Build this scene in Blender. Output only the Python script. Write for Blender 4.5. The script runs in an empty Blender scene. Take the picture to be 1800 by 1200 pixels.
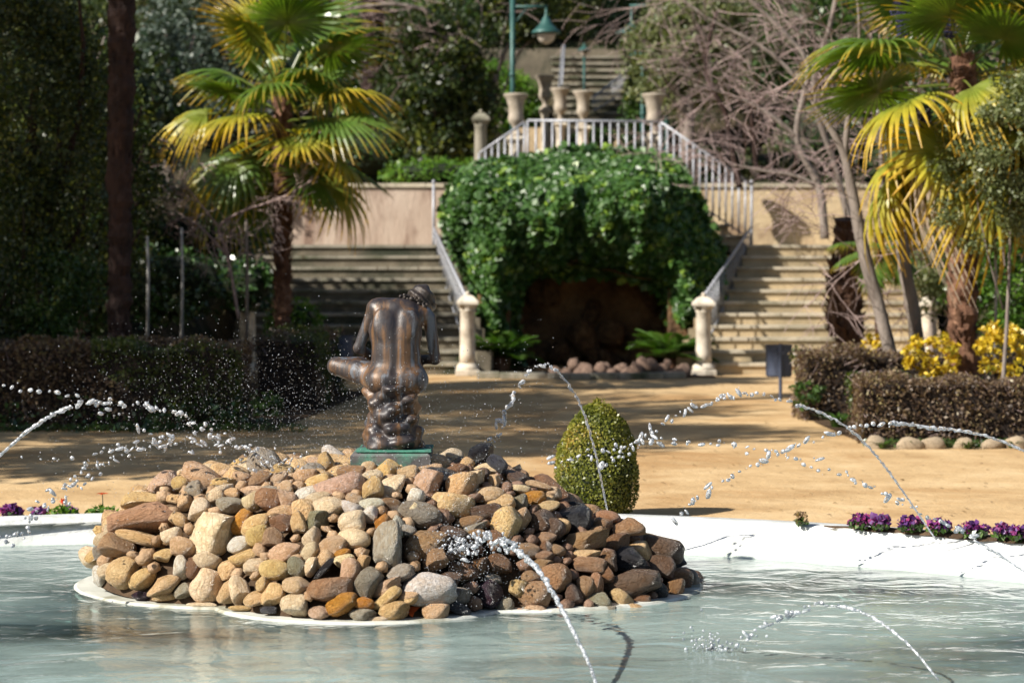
import bpy, math, random
import numpy as np
from mathutils import Vector, Matrix, Euler, noise as mnoise

# ------------------------------------------------------------------ camera, light, exposure
S = bpy.context.scene
COL = S.collection
FPX, HOR, EYE = 4250.0, 455.0, 1.6          # focal length in photo pixels, horizon row, eye height
cam_d = bpy.data.cameras.new('camera'); cam = bpy.data.objects.new('camera', cam_d); COL.objects.link(cam)
cam.location = (0, 0, EYE); cam.rotation_euler = (math.radians(90), 0, 0)
cam_d.sensor_width = 36; cam_d.lens = 85; cam_d.shift_y = -145 / 1800
cam_d.clip_start = 0.1; cam_d.clip_end = 600
cam_d.dof.use_dof = True; cam_d.dof.focus_distance = 12.2; cam_d.dof.aperture_fstop = 3.0
cam_d.dof.aperture_blades = 8
S.camera = cam
SUN = Vector((-0.70, -0.40, 0.60)).normalized()
W = bpy.data.worlds.new('World'); S.world = W; W.use_nodes = True
nt = W.node_tree; nt.nodes.clear()
sky = nt.nodes.new('ShaderNodeTexSky'); sky.sky_type = 'NISHITA'; sky.sun_disc = False
sky.sun_elevation = math.asin(SUN.z); sky.sun_rotation = math.atan2(SUN.x, SUN.y) % (2 * math.pi)
bg = nt.nodes.new('ShaderNodeBackground'); bg.inputs['Strength'].default_value = 0.055
wo = nt.nodes.new('ShaderNodeOutputWorld')
nt.links.new(sky.outputs[0], bg.inputs[0]); nt.links.new(bg.outputs[0], wo.inputs[0])
sd = bpy.data.lights.new('sun', 'SUN'); sd.energy = 5.0; sd.angle = math.radians(0.5); sd.color = (1, .94, .84)
so = bpy.data.objects.new('sun', sd); COL.objects.link(so)
so.rotation_euler = SUN.to_track_quat('Z', 'Y').to_euler(); so.location = (-20, -8, 20)
S.view_settings.view_transform = 'Standard'; S.view_settings.look = 'None'
S.view_settings.exposure = 0.85; S.view_settings.gamma = 1; S.view_settings.use_curve_mapping = False
try:
    S.cycles.use_denoising = True; S.cycles.denoiser = 'OPENIMAGEDENOISE'
    S.cycles.max_bounces = 7; S.cycles.transparent_max_bounces = 12
    S.cycles.sample_clamp_indirect = 4
    S.cycles.caustics_reflective = False; S.cycles.caustics_refractive = False
except Exception: pass

R = random.Random(11)
N = np.random.default_rng(5)
def at(px, py, D): return Vector(((px - 900) / FPX * D, D, EYE - (py - HOR) / FPX * D))
def row_D(py, z=0.0): return (EYE - z) * FPX / (py - HOR)

# ------------------------------------------------------------------ object helpers
def prop(o, label=None, cat=None, group=None, kind=None):
    if label: o['label'] = label
    if cat: o['category'] = cat
    if group: o['group'] = group
    if kind: o['kind'] = kind
    return o
def empty(name, loc, label, cat, group=None, rz=0):
    o = bpy.data.objects.new(name, None); COL.objects.link(o); o.location = loc
    o.rotation_euler = (0, 0, rz); o.empty_display_size = .1
    return prop(o, label, cat, group)
def link(name, me, parent=None, loc=None, rot=None, scale=None):
    o = bpy.data.objects.new(name, me); COL.objects.link(o)
    if parent is not None: o.parent = parent
    if loc is not None: o.location = loc
    if rot is not None: o.rotation_euler = rot
    if scale is not None: o.scale = scale
    return o
def npmesh(name, V, faces, mats, smooth=False, mi=None, attrs=None):
    """faces: list of (n,k) int arrays"""
    V = np.asarray(V, np.float32).reshape(-1, 3)
    me = bpy.data.meshes.new(name)
    me.vertices.add(len(V)); me.vertices.foreach_set('co', V.ravel())
    faces = [np.asarray(f, np.int32) for f in faces if len(f)]
    tot = sum(f.size for f in faces); npoly = sum(len(f) for f in faces)
    me.loops.add(tot); me.polygons.add(npoly)
    me.loops.foreach_set('vertex_index', np.concatenate([f.ravel() for f in faces]))
    lt = np.concatenate([np.full(len(f), f.shape[1], np.int32) for f in faces])
    ls = np.concatenate([[0], np.cumsum(lt)[:-1]]).astype(np.int32)
    me.polygons.foreach_set('loop_start', ls); me.polygons.foreach_set('loop_total', lt)
    if smooth: me.polygons.foreach_set('use_smooth', np.ones(npoly, bool))
    if mi is not None: me.polygons.foreach_set('material_index', np.asarray(mi, np.int32))
    for k, (dom, arr) in (attrs or {}).items():
        a = me.attributes.new(k, 'FLOAT', dom); a.data.foreach_set('value', np.asarray(arr, np.float32))
    for m in (mats if isinstance(mats, (list, tuple)) else [mats]): me.materials.append(m)
    me.update(calc_edges=True); me.validate()
    return me
class MB:
    """collects shapes into one mesh"""
    def __init__(s): s.v = []; s.f = []; s.m = []; s.n = 0; s.cur = 0; s.t = []
    def add(s, V, F, m=None, t=None):
        V = np.asarray(V, float).reshape(-1, 3)
        s.v.append(V)
        s.t.append(np.zeros(len(V)) if t is None else np.asarray(t, float))
        for f in F:
            s.f.append([int(i) + s.n for i in f]); s.m.append(s.cur if m is None else m)
        s.n += len(V)
    def box(s, x0, x1, y0, y1, z0, z1, m=None, M=None, bev=0):
        if bev > 0:
            b = bev
            ring = lambda z, i: [(x0+i, y0+i, z), (x1-i, y0+i, z), (x1-i, y1-i, z), (x0+i, y1-i, z)]
            V = ring(z0, b) + ring(z0+b, 0) + ring(z1-b, 0) + ring(z1, b)
            F = [(3,2,1,0), (12,13,14,15)]
            for k in range(3):
                for j in range(4):
                    a = k*4+j; c = k*4+(j+1) % 4; F.append((a, c, c+4, a+4))
        else:
            V = [(x0,y0,z0),(x1,y0,z0),(x1,y1,z0),(x0,y1,z0),(x0,y0,z1),(x1,y0,z1),(x1,y1,z1),(x0,y1,z1)]
            F = [(3,2,1,0),(4,5,6,7),(0,1,5,4),(1,2,6,5),(2,3,7,6),(3,0,4,7)]
        if M is not None: V = [M @ Vector(v) for v in V]
        s.add(V, F, m)
    def prism(s, poly, z0, z1, m=None):
        n = len(poly)
        V = [(x, y, z0) for x, y in poly] + [(x, y, z1) for x, y in poly]
        F = [tuple(range(n))[::-1], tuple(range(n, 2*n))] + [(i, (i+1) % n, (i+1) % n+n, i+n) for i in range(n)]
        s.add(V, F, m)
    def tube(s, pts, rad, sides=6, m=None, cap=True, t=None, jit=0):
        pts = [Vector(p) for p in pts]; n = len(pts)
        if not hasattr(rad, '__len__'): rad = [rad]*n
        V = []; tt = []
        ref = Vector((0.13, 0.2, 0.97))
        u = None
        for i, p in enumerate(pts):
            d = (pts[min(i+1, n-1)] - pts[max(i-1, 0)])
            if d.length < 1e-9: d = Vector((0, 0, 1))
            d.normalize()
            if u is None:
                r = ref if abs(d.dot(ref)) < .9 else Vector((1, 0, 0))
                u = (r - d*r.dot(d)).normalized()
            else:
                u = u - d*u.dot(d)
                u = u.normalized() if u.length > 1e-6 else Vector((1, 0, 0))
            w = d.cross(u)
            for k in range(sides):
                a = 2*math.pi*k/sides; rr = rad[i]*(1 + (R.uniform(-jit, jit) if jit else 0))
                V.append(p + u*math.cos(a)*rr + w*math.sin(a)*rr); tt.append(i/max(1, n-1) if t is None else t[i])
        F = []
        for i in range(n-1):
            for k in range(sides):
                a = i*sides+k; b = i*sides+(k+1) % sides
                F.append((a, b, b+sides, a+sides))
        if cap and sides > 2:
            F.append(tuple(range(sides))[::-1]); F.append(tuple(range((n-1)*sides, n*sides)))
        s.add(V, F, m, tt)
    def lathe(s, prof, c=(0, 0, 0), seg=20, m=None, sq=False):
        V = []; n = len(prof)
        for r, z in prof:
            for k in range(seg):
                a = 2*math.pi*(k+.5)/seg
                q = 1/max(abs(math.cos(a)), abs(math.sin(a))) if sq else 1
                V.append((c[0]+r*q*math.cos(a), c[1]+r*q*math.sin(a), c[2]+z))
        F = []
        for i in range(n-1):
            for k in range(seg):
                a = i*seg+k; b = i*seg+(k+1) % seg
                F.append((a, b, b+seg, a+seg))
        F.append(tuple(range(seg))[::-1]); F.append(tuple(range((n-1)*seg, n*seg)))
        s.add(V, F, m)
    def blob(s, c, r, sub=1, m=None, jit=.0, rot=None):
        V, F = ICO[sub]
        V = V * np.asarray(r if hasattr(r, '__len__') else (r, r, r))
        if jit: V = V * (1 + N.normal(0, jit, (len(V), 1)))
        if rot is not None: V = V @ np.array(rot.to_matrix() if hasattr(rot, 'to_matrix') else rot).T
        s.add(V + np.array(c), F, m)
    def mesh(s, name, mats, smooth=False):
        V = np.concatenate(s.v); me = bpy.data.meshes.new(name)
        me.from_pydata(V.tolist(), [], s.f)
        for m in (mats if isinstance(mats, (list, tuple)) else [mats]): me.materials.append(m)
        if any(s.m): me.polygons.foreach_set('material_index', s.m)
        if smooth: me.polygons.foreach_set('use_smooth', [True]*len(s.f))
        a = me.attributes.new('tip', 'FLOAT', 'POINT'); a.data.foreach_set('value', np.concatenate(s.t).astype(np.float32))
        me.update()
        return me
    def build(s, name, mats, parent=None, smooth=False, loc=None):
        return link(name, s.mesh(name, mats, smooth), parent, loc)
def ico(sub):
    import bmesh
    b = bmesh.new(); bmesh.ops.create_icosphere(b, subdivisions=sub, radius=1)
    V = np.array([v.co[:] for v in b.verts]); F = [[v.index for v in f.verts] for f in b.faces]; b.free()
    return V, F
ICO = {k: ico(k) for k in (1, 2, 3, 4)}
ICO[0] = (np.array([(1,0,0),(-1,0,0),(0,1,0),(0,-1,0),(0,0,1),(0,0,-1)], float),
          [(0,2,4),(2,1,4),(1,3,4),(3,0,4),(2,0,5),(1,2,5),(3,1,5),(0,3,5)])
def vnoise(P, f, seed=0, oct=3):
    """cheap smooth trig noise, about -1..1"""
    P = np.asarray(P, float); out = np.zeros(P.shape[0]); r = np.random.default_rng(seed); amp = 1; tot = 0
    for o in range(oct):
        for k in range(3):
            d = r.normal(size=3); d /= np.linalg.norm(d)
            e = r.normal(size=3); e /= np.linalg.norm(e)
            out += amp*np.sin((P @ d)*f*6.28 + r.uniform(0, 6.28) + 1.7*np.sin((P @ e)*f*4.1+r.uniform(0, 6.28)))
        tot += amp*1.9; amp *= .5; f *= 2.03
    return out/tot

# ------------------------------------------------------------------ materials
def nodes(name):
    m = bpy.data.materials.new(name); m.use_nodes = True; t = m.node_tree; t.nodes.clear()
    o = t.nodes.new('ShaderNodeOutputMaterial')
    return m, t, o
def nd(t, typ, **kw):
    n = t.nodes.new('ShaderNode'+typ)
    for k, v in kw.items():
        if k.startswith('_'): setattr(n, k[1:], v)
        else: n.inputs[k.replace('_', ' ')].default_value = v
    return n
def coords(t, scale=(1, 1, 1), obj=True, rnd=False):
    tc = nd(t, 'TexCoord'); mp = nd(t, 'Mapping'); mp.inputs['Scale'].default_value = scale
    t.links.new(tc.outputs['Object' if obj else 'Generated'], mp.inputs[0])
    if rnd:
        oi = nd(t, 'ObjectInfo'); mu = nd(t, 'VectorMath', _operation='SCALE'); mu.inputs['Scale'].default_value = 37
        cb = nd(t, 'CombineXYZ'); t.links.new(oi.outputs['Random'], cb.inputs[0]); t.links.new(oi.outputs['Random'], cb.inputs[1])
        t.links.new(cb.outputs[0], mu.inputs[0]); t.links.new(mu.outputs[0], mp.inputs['Location'])
    return mp.outputs[0]
def ramp(t, fac, stops):
    r = nd(t, 'ValToRGB'); e = r.color_ramp.elements
    while len(e) < len(stops): e.new(.5)
    for i, (p, c) in enumerate(stops):
        e[i].position = p; e[i].color = (*c, 1) if len(c) == 3 else c
    t.links.new(fac, r.inputs[0]); return r.outputs[0]
def mixc(t, f, a, b, mode='MIX'):
    m = nd(t, 'Mix', _data_type='RGBA', _blend_type=mode)
    for s_, v in ((m.inputs[0], f), (m.inputs[6], a), (m.inputs[7], b)):
        if hasattr(v, 'is_linked') or isinstance(v, bpy.types.NodeSocket): t.links.new(v, s_)
        else: s_.default_value = v if not isinstance(v, tuple) or len(v) == 4 else (*v, 1)
    return m.outputs[2]
def noise(t, vec, scale, detail=4, rough=.55, dist=0):
    n = nd(t, 'TexNoise', Scale=scale, Detail=detail, Roughness=rough, Distortion=dist)
    t.links.new(vec, n.inputs['Vector']); return n.outputs['Fac']
def surf(name, cols, scale=4, sc=(1, 1, 1), rough=.8, bump=.3, bscale=None, metallic=0, spec=.4, dist=.02, coat=0,
         stain=None, stain_scale=1.2, rnd=False, detail=5):
    """generic mottled surface: cols = ramp stops over a noise"""
    m, t, o = nodes(name); v = coords(t, sc, rnd=rnd)
    f = noise(t, v, scale, detail, .6)
    c = ramp(t, f, [(.28+.44*i/(max(1, len(cols)-1)), k) for i, k in enumerate(cols)])
    if stain:
        g = noise(t, v, stain_scale, 6, .65, .4)
        gf = ramp(t, g, [(.48, (0, 0, 0)), (.66, (1, 1, 1))])
        c = mixc(t, gf, c, stain)
    b = nd(t, 'BsdfPrincipled', Roughness=rough, Metallic=metallic)
    b.inputs['Specular IOR Level'].default_value = spec; b.inputs['Coat Weight'].default_value = coat
    t.links.new(c, b.inputs['Base Color'])
    if bump:
        h = noise(t, v, bscale or scale*6, 5, .65)
        bp = nd(t, 'Bump', Strength=bump, Distance=dist); t.links.new(h, bp.inputs['Height'])
        t.links.new(bp.outputs[0], b.inputs['Normal'])
    t.links.new(b.outputs[0], o.inputs[0]); return m
def leafmat(name, cols, trans=.3, rough=.4, spec=.5, tipcols=None, tcol=None):
    """leaf material: colour by per-leaf attribute 'var'; tipcols by attribute 'tip'"""
    m, t, o = nodes(name)
    a = nd(t, 'Attribute', _attribute_name='tip' if tipcols else 'var')
    if tipcols:
        oi = nd(t, 'ObjectInfo')
        c = ramp(t, a.outputs['Fac'], tipcols)
        v = coords(t); f = noise(t, v, 9, 3)
        c = mixc(t, ramp(t, f, [(.4, (0, 0, 0)), (.7, (.55, .55, .55))]), c, tuple(x*.55 for x in tipcols[0][1][:3]))
    else:
        kk = {'yew_leaf': .95, 'cedar_leaf': 1.0, 'ivy_leaf': 1.05, 'ivy_leaf_shade': 1.1, 'laurel_leaf': 1.2, 'olive_leaf': 1.25, 'bright_leaf': 1.2}.get(name, 1.0)
        c = ramp(t, a.outputs['Fac'], [(i/(len(cols)-1), tuple(x*kk for x in k)) for i, k in enumerate(cols)])
    b = nd(t, 'BsdfPrincipled', Roughness=rough); b.inputs['Specular IOR Level'].default_value = spec
    t.links.new(c, b.inputs['Base Color'])
    tr = nd(t, 'BsdfTranslucent')
    tc = mixc(t, 1.0, c, tcol or (1.5, 1.6, .6), 'MULTIPLY'); t.links.new(tc, tr.inputs[0])
    mx = nd(t, 'MixShader'); mx.inputs[0].default_value = trans
    t.links.new(b.outputs[0], mx.inputs[1]); t.links.new(tr.outputs[0], mx.inputs[2]); t.links.new(mx.outputs[0], o.inputs[0])
    return m

M = {}
def sand_mat():
    m, t, o = nodes('sand'); v = coords(t)
    c = ramp(t, noise(t, v, 1.3, 6, .65), [(.3, (.36, .23, .11)), (.5, (.50, .345, .18)), (.7, (.60, .44, .25))])
    c = mixc(t, ramp(t, noise(t, v, .42, 6, .7, .6), [(.50, (0, 0, 0)), (.64, (.8, .8, .8))]), c, (.36, .205, .085))
    c = mixc(t, ramp(t, noise(t, v, 34, 4, .8), [(.60, (0, 0, 0)), (.70, (.6, .6, .6))]), c, (.20, .12, .06))
    c = mixc(t, ramp(t, noise(t, v, 55, 2, .6), [(.66, (0, 0, 0)), (.72, (.7, .7, .7))]), c, (.66, .55, .40))
    b = nd(t, 'BsdfPrincipled', Roughness=.95); b.inputs['Specular IOR Level'].default_value = .15; t.links.new(c, b.inputs['Base Color'])
    b1 = nd(t, 'Bump', Strength=.8, Distance=.035); t.links.new(noise(t, v, 4.5, 6, .75), b1.inputs['Height'])
    t.links.new(b1.outputs[0], b.inputs['Normal']); t.links.new(b.outputs[0], o.inputs[0]); return m
M['sand'] = sand_mat()
M['soil'] = surf('soil', [(.045, .03, .02), (.12, .08, .05)], 5, rough=1, bump=.9, bscale=25, spec=.1, dist=.03)
M['litter'] = surf('leaf_litter', [(.015, .02, .008), (.045, .038, .022), (.11, .085, .055)], 2.2, rough=1, bump=1, bscale=9, spec=.1, dist=.1,
                   stain=(.03, .05, .018), stain_scale=.8)
def white_mat():
    m, t, o = nodes('white_paint'); v = coords(t)
    c = ramp(t, noise(t, v, 2, 5), [(.3, (.60, .62, .62)), (.7, (.74, .75, .73))])
    c = mixc(t, ramp(t, noise(t, v, 2.6, 7, .75, .5), [(.50, (0, 0, 0)), (.68, (.8, .8, .8))]), c, (.42, .43, .38))
    c = mixc(t, ramp(t, noise(t, v, 26, 5, .8), [(.64, (0, 0, 0)), (.72, (.8, .8, .8))]), c, (.38, .36, .30))
    sp = nd(t, 'SeparateXYZ'); t.links.new(v, sp.inputs[0]); a = nd(t, 'Math', _operation='MULTIPLY_ADD'); t.links.new(noise(t, v, 3, 5, .7), a.inputs[0]); a.inputs[1].default_value = .07; t.links.new(sp.outputs[2], a.inputs[2])
    g = nd(t, 'MapRange'); g.inputs[1].default_value = -.045; g.inputs[2].default_value = -.012; g.inputs[3].default_value = .75; g.inputs[4].default_value = 0; t.links.new(a.outputs[0], g.inputs[0])
    c = mixc(t, g.outputs[0], c, (.48, .56, .50))
    b = nd(t, 'BsdfPrincipled', Roughness=.6); t.links.new(c, b.inputs['Base Color'])
    b1 = nd(t, 'Bump', Strength=.5, Distance=.02); t.links.new(noise(t, v, 12, 6, .7), b1.inputs['Height']); t.links.new(b1.outputs[0], b.inputs['Normal'])
    t.links.new(b.outputs[0], o.inputs[0]); return m
M['white'] = white_mat()
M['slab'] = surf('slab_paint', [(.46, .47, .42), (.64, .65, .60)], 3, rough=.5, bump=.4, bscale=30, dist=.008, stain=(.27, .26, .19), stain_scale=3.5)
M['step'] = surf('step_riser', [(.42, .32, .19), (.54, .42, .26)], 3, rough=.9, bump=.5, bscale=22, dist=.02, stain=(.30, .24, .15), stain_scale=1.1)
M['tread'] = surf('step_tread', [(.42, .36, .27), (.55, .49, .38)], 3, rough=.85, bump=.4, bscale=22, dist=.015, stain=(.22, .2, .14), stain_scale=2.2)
M['shadestep'] = surf('shaded_step_riser', [(.09, .075, .055), (.20, .17, .12)], 3, rough=.9, bump=.5, bscale=22, dist=.02, stain=(.035, .04, .025), stain_scale=1.3)  # darker copy of the riser: shade put into the colour, plus stain
M['shadetread'] = surf('shaded_step_tread', [(.20, .18, .14), (.34, .31, .25)], 3, rough=.85, bump=.4, bscale=22, dist=.015, stain=(.08, .085, .05), stain_scale=2.2)  # darker copy of the tread, with shade painted into its colour
M['wall'] = surf('render_wall', [(.46, .34, .20), (.60, .48, .31)], 1.2, rough=.9, bump=.5, bscale=14, dist=.03, stain=(.28, .19, .12), stain_scale=1.5)
M['wallp'] = surf('pink_render_wall', [(.36, .26, .20), (.52, .42, .34)], 1.5, sc=(1, 1, .3), rough=.9, bump=.5, bscale=14, dist=.03, stain=(.24, .16, .12), stain_scale=2.5)
M['stone'] = surf('pillar_stone', [(.52, .45, .36), (.68, .62, .52)], 5, rough=.8, bump=.4, bscale=40, dist=.006, stain=(.30, .26, .2), stain_scale=4)
M['urn'] = surf('urn_stone', [(.26, .22, .17), (.44, .38, .31)], 6, rough=.8, bump=.5, bscale=40, dist=.008, stain=(.24, .2, .15), stain_scale=5)
M['cave'] = surf('cave_rock', [(.05, .03, .016), (.18, .10, .045), (.32, .19, .09)], 2.2, rough=.85, bump=1, bscale=7, dist=.12)
M['rockery'] = surf('rockery', [(.16, .10, .075), (.34, .23, .17)], 5, rough=.9, bump=1, bscale=18, dist=.03)
M['rail'] = surf('grey_rail_paint', [(.28, .29, .32), (.40, .41, .45)], 8, rough=.45, bump=.1, metallic=.2)
M['lampgreen'] = surf('green_iron', [(.015, .055, .048), (.035, .11, .10)], 8, rough=.45, bump=.15, metallic=.1)
M['bowl'] = surf('frosted_bowl', [(.42, .36, .30), (.55, .48, .42)], 4, rough=.35, bump=0)
M['bin'] = surf('bin_paint', [(.045, .06, .10), (.07, .085, .13)], 6, rough=.5, bump=.15, metallic=.2)
M['stake'] = surf('stake_wood', [(.30, .29, .28), (.45, .44, .42)], 6, rough=.8, bump=.3)
M['barkgrey'] = surf('grey_bark', [(.12, .095, .08), (.27, .23, .20)], 5, sc=(1, 1, .35), rough=.9, bump=.8, bscale=22, dist=.02)
M['twig'] = surf('twig_bark', [(.20, .14, .13), (.36, .27, .25)], 6, rough=.85, bump=0)
M['barkdark'] = surf('dark_bark', [(.012, .008, .008), (.05, .025, .018)], 6, sc=(1, 1, .4), rough=.95, bump=1, bscale=24, dist=.03)
M['palmtrunk'] = surf('palm_fibre', [(.045, .022, .014), (.14, .068, .040), (.30, .17, .105)], 7, sc=(1, 1, .7), rough=.95, bump=1, bscale=26, dist=.04)
M['hedgecore'] = surf('hedge_core', [(.012, .009, .008), (.035, .025, .02)], 8, rough=1, bump=.6)
M['greencore'] = surf('leaf_core', [(.006, .010, .004), (.016, .026, .009)], 8, rough=1, bump=.6)
M['patina'] = surf('patina_green', [(.04, .15, .11), (.07, .28, .20)], 9, rough=.6, bump=.4, stain=(.045, .055, .05), stain_scale=9)
M['berry'] = surf('dark_berries', [(.012, .012, .04), (.05, .05, .12)], 20, rough=.4, bump=0)
M['nozzle'] = surf('nozzle_metal', [(.12, .12, .12), (.2, .2, .2)], 20, rough=.4, bump=0, metallic=.8)
# foliage
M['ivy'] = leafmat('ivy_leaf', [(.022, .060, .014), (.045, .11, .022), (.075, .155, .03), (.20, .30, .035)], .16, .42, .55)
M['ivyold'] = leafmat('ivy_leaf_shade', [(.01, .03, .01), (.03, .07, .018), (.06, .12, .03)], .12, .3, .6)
M['dark'] = leafmat('yew_leaf', [(.010, .022, .006), (.022, .042, .010), (.050, .072, .014), (.24, .26, .035)], .25, .45)  # bright last colour paints sunlit specks on some leaves
M['mid'] = leafmat('laurel_leaf', [(.016, .036, .008), (.035, .075, .015), (.07, .12, .022)], .28, .35, .6)
M['olive'] = leafmat('olive_leaf', [(.05, .065, .025), (.10, .12, .05), (.19, .20, .09)], .3, .45)
M['bright'] = leafmat('bright_leaf', [(.03, .08, .012), (.07, .15, .02), (.15, .24, .035)], .35, .35)
M['blue'] = leafmat('cedar_leaf', [(.025, .045, .032), (.05, .075, .055), (.09, .115, .085)], .15, .5)
M['bronze_leaf'] = leafmat('bronze_hedge_leaf', [(.05, .032, .022), (.11, .070, .045), (.20, .14, .08), (.26, .24, .09)], .25, .45, tcol=(1.3, 1.05, .7))
M['greenhedge'] = leafmat('hedge_green_leaf', [(.03, .05, .012), (.075, .10, .02), (.16, .19, .035)], .3, .4)
M['box'] = leafmat('box_leaf', [(.05, .07, .012), (.12, .14, .022), (.25, .25, .04), (.38, .24, .06)], .28, .38)
M['yellow'] = leafmat('golden_leaf', [(.10, .13, .015), (.45, .33, .02), (.68, .48, .03), (.75, .6, .12)], .3, .4, tcol=(1.2, 1.1, .5))
M['dry'] = leafmat('dry_leaf', [(.14, .085, .05), (.27, .18, .10), (.38, .27, .16)], .2, .7)
M['purple'] = leafmat('purple_petal', [(.04, .012, .07), (.12, .035, .18), (.28, .02, .12), (.22, .12, .3)], .25, .5, tcol=(1.2, .8, 1.3))
M['orange'] = leafmat('orange_petal', [(.55, .05, .01), (.7, .12, .01)], .2, .5, tcol=(1.2, .9, .6))
M['palm'] = leafmat('palm_frond', None, .34, .34, .6, tipcols=[(0, (.16, .21, .04)), (.35, (.075, .155, .022)), (.72, (.11, .19, .028)), (.86, (.34, .29, .03)), (1, (.52, .30, .03))], tcol=(1.6, 1.5, .5))
M['palmy'] = leafmat('palm_frond_yellow', None, .38, .4, .5, tipcols=[(0, (.20, .24, .04)), (.3, (.20, .25, .03)), (.6, (.46, .40, .035)), (1, (.66, .38, .04))], tcol=(1.5, 1.3, .4))
M['palmd'] = leafmat('palm_frond_dead', None, .2, .8, .2, tipcols=[(0, (.24, .19, .14)), (.5, (.34, .27, .20)), (1, (.48, .40, .31))], tcol=(1.2, 1.1, .8))
M['cycad'] = leafmat('cycad_frond', None, .25, .3, .7, tipcols=[(0, (.10, .13, .02)), (.3, (.05, .12, .015)), (1, (.07, .16, .02))])
def stone_mat():
    m, t, o = nodes('river_stone'); v = coords(t, rnd=True)
    oi = nd(t, 'ObjectInfo')
    f1 = noise(t, v, 1.6, 5, .65, .6); f2 = noise(t, v, 14, 4, .7)
    c = mixc(t, ramp(t, f1, [(.35, (0, 0, 0)), (.7, (1, 1, 1))]), oi.outputs['Color'], mixc(t, 1.0, oi.outputs['Color'], (.80, .68, .54), 'MULTIPLY'))
    c = mixc(t, ramp(t, noise(t, v, 3.4, 3, .6), [(.5, (0, 0, 0)), (.62, (.55, .55, .55))]), c, mixc(t, 1.0, oi.outputs['Color'], (1.25, 1.3, 1.35), 'MULTIPLY'))
    c = mixc(t, ramp(t, f2, [(.28, (.5, .5, .5)), (.40, (0, 0, 0))]), c, mixc(t, 1.0, c, (.38, .30, .25), 'MULTIPLY'))
    b = nd(t, 'BsdfPrincipled'); b.inputs['Specular IOR Level'].default_value = .5
    t.links.new(c, b.inputs['Base Color'])
    vn = nd(t, 'TexWave', Scale=1.3, Distortion=9.0, Detail=4.0); t.links.new(v, vn.inputs['Vector'])
    c2 = mixc(t, ramp(t, vn.outputs['Fac'], [(.86, (0, 0, 0)), (.97, (.25, .25, .25))]), c, mixc(t, 1.0, c, (.42, .34, .30), 'MULTIPLY'))
    t.links.new(c2, b.inputs['Base Color'])
    rr = ramp(t, noise(t, v, 1.1, 2), [(.4, (.16, .16, .16)), (.62, (.55, .55, .55))]); t.links.new(rr, b.inputs['Roughness'])
    h = noise(t, v, 7, 7, .7); bp = nd(t, 'Bump', Strength=.8, Distance=.07); t.links.new(h, bp.inputs['Height'])
    vo = nd(t, 'TexVoronoi', Scale=9.0); t.links.new(v, vo.inputs['Vector'])
    pit = ramp(t, vo.outputs['Distance'], [(.05, (0, 0, 0)), (.22, (1, 1, 1))])
    b2 = nd(t, 'Bump', Strength=.22, Distance=.05); t.links.new(pit, b2.inputs['Height']); t.links.new(bp.outputs[0], b2.inputs['Normal'])
    t.links.new(b2.outputs[0], b.inputs['Normal'])
    t.links.new(b.outputs[0], o.inputs[0]); return m
M['riverstone'] = stone_mat()
def bronze_mat():
    m, t, o = nodes('weathered_bronze')
    v = coords(t, (1, 1, .10)); v2 = coords(t)
    base = ramp(t, noise(t, v, 15, 6, .62, .4), [(.36, (.018, .016, .020)), (.50, (.040, .030, .028)), (.58, (.105, .056, .028)), (.70, (.19, .10, .045))])
    g = ramp(t, noise(t, v, 11, 5, .65, .5), [(.56, (0, 0, 0)), (.64, (.9, .9, .9))])
    c = mixc(t, g, base, (.12, .135, .16))
    g2 = ramp(t, noise(t, v2, 9, 5, .7), [(.58, (0, 0, 0)), (.7, (.8, .8, .8))])
    c = mixc(t, g2, c, (.045, .045, .05))
    b = nd(t, 'BsdfPrincipled', Metallic=.15, Roughness=.5); t.links.new(c, b.inputs['Base Color'])
    t.links.new(ramp(t, noise(t, v, 9, 3), [(.35, (.38, .38, .38)), (.7, (.68, .68, .68))]), b.inputs['Roughness'])
    bp = nd(t, 'Bump', Strength=.25, Distance=.01); t.links.new(noise(t, v2, 40, 5, .7), bp.inputs['Height'])
    t.links.new(bp.outputs[0], b.inputs['Normal'])
    t.links.new(b.outputs[0], o.inputs[0]); return m
M['bronze'] = bronze_mat()
M['hair'] = surf('dark_bronze', [(.018, .016, .018), (.06, .045, .035)], 30, rough=.45, bump=.3, bscale=60, metallic=.2)
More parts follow.
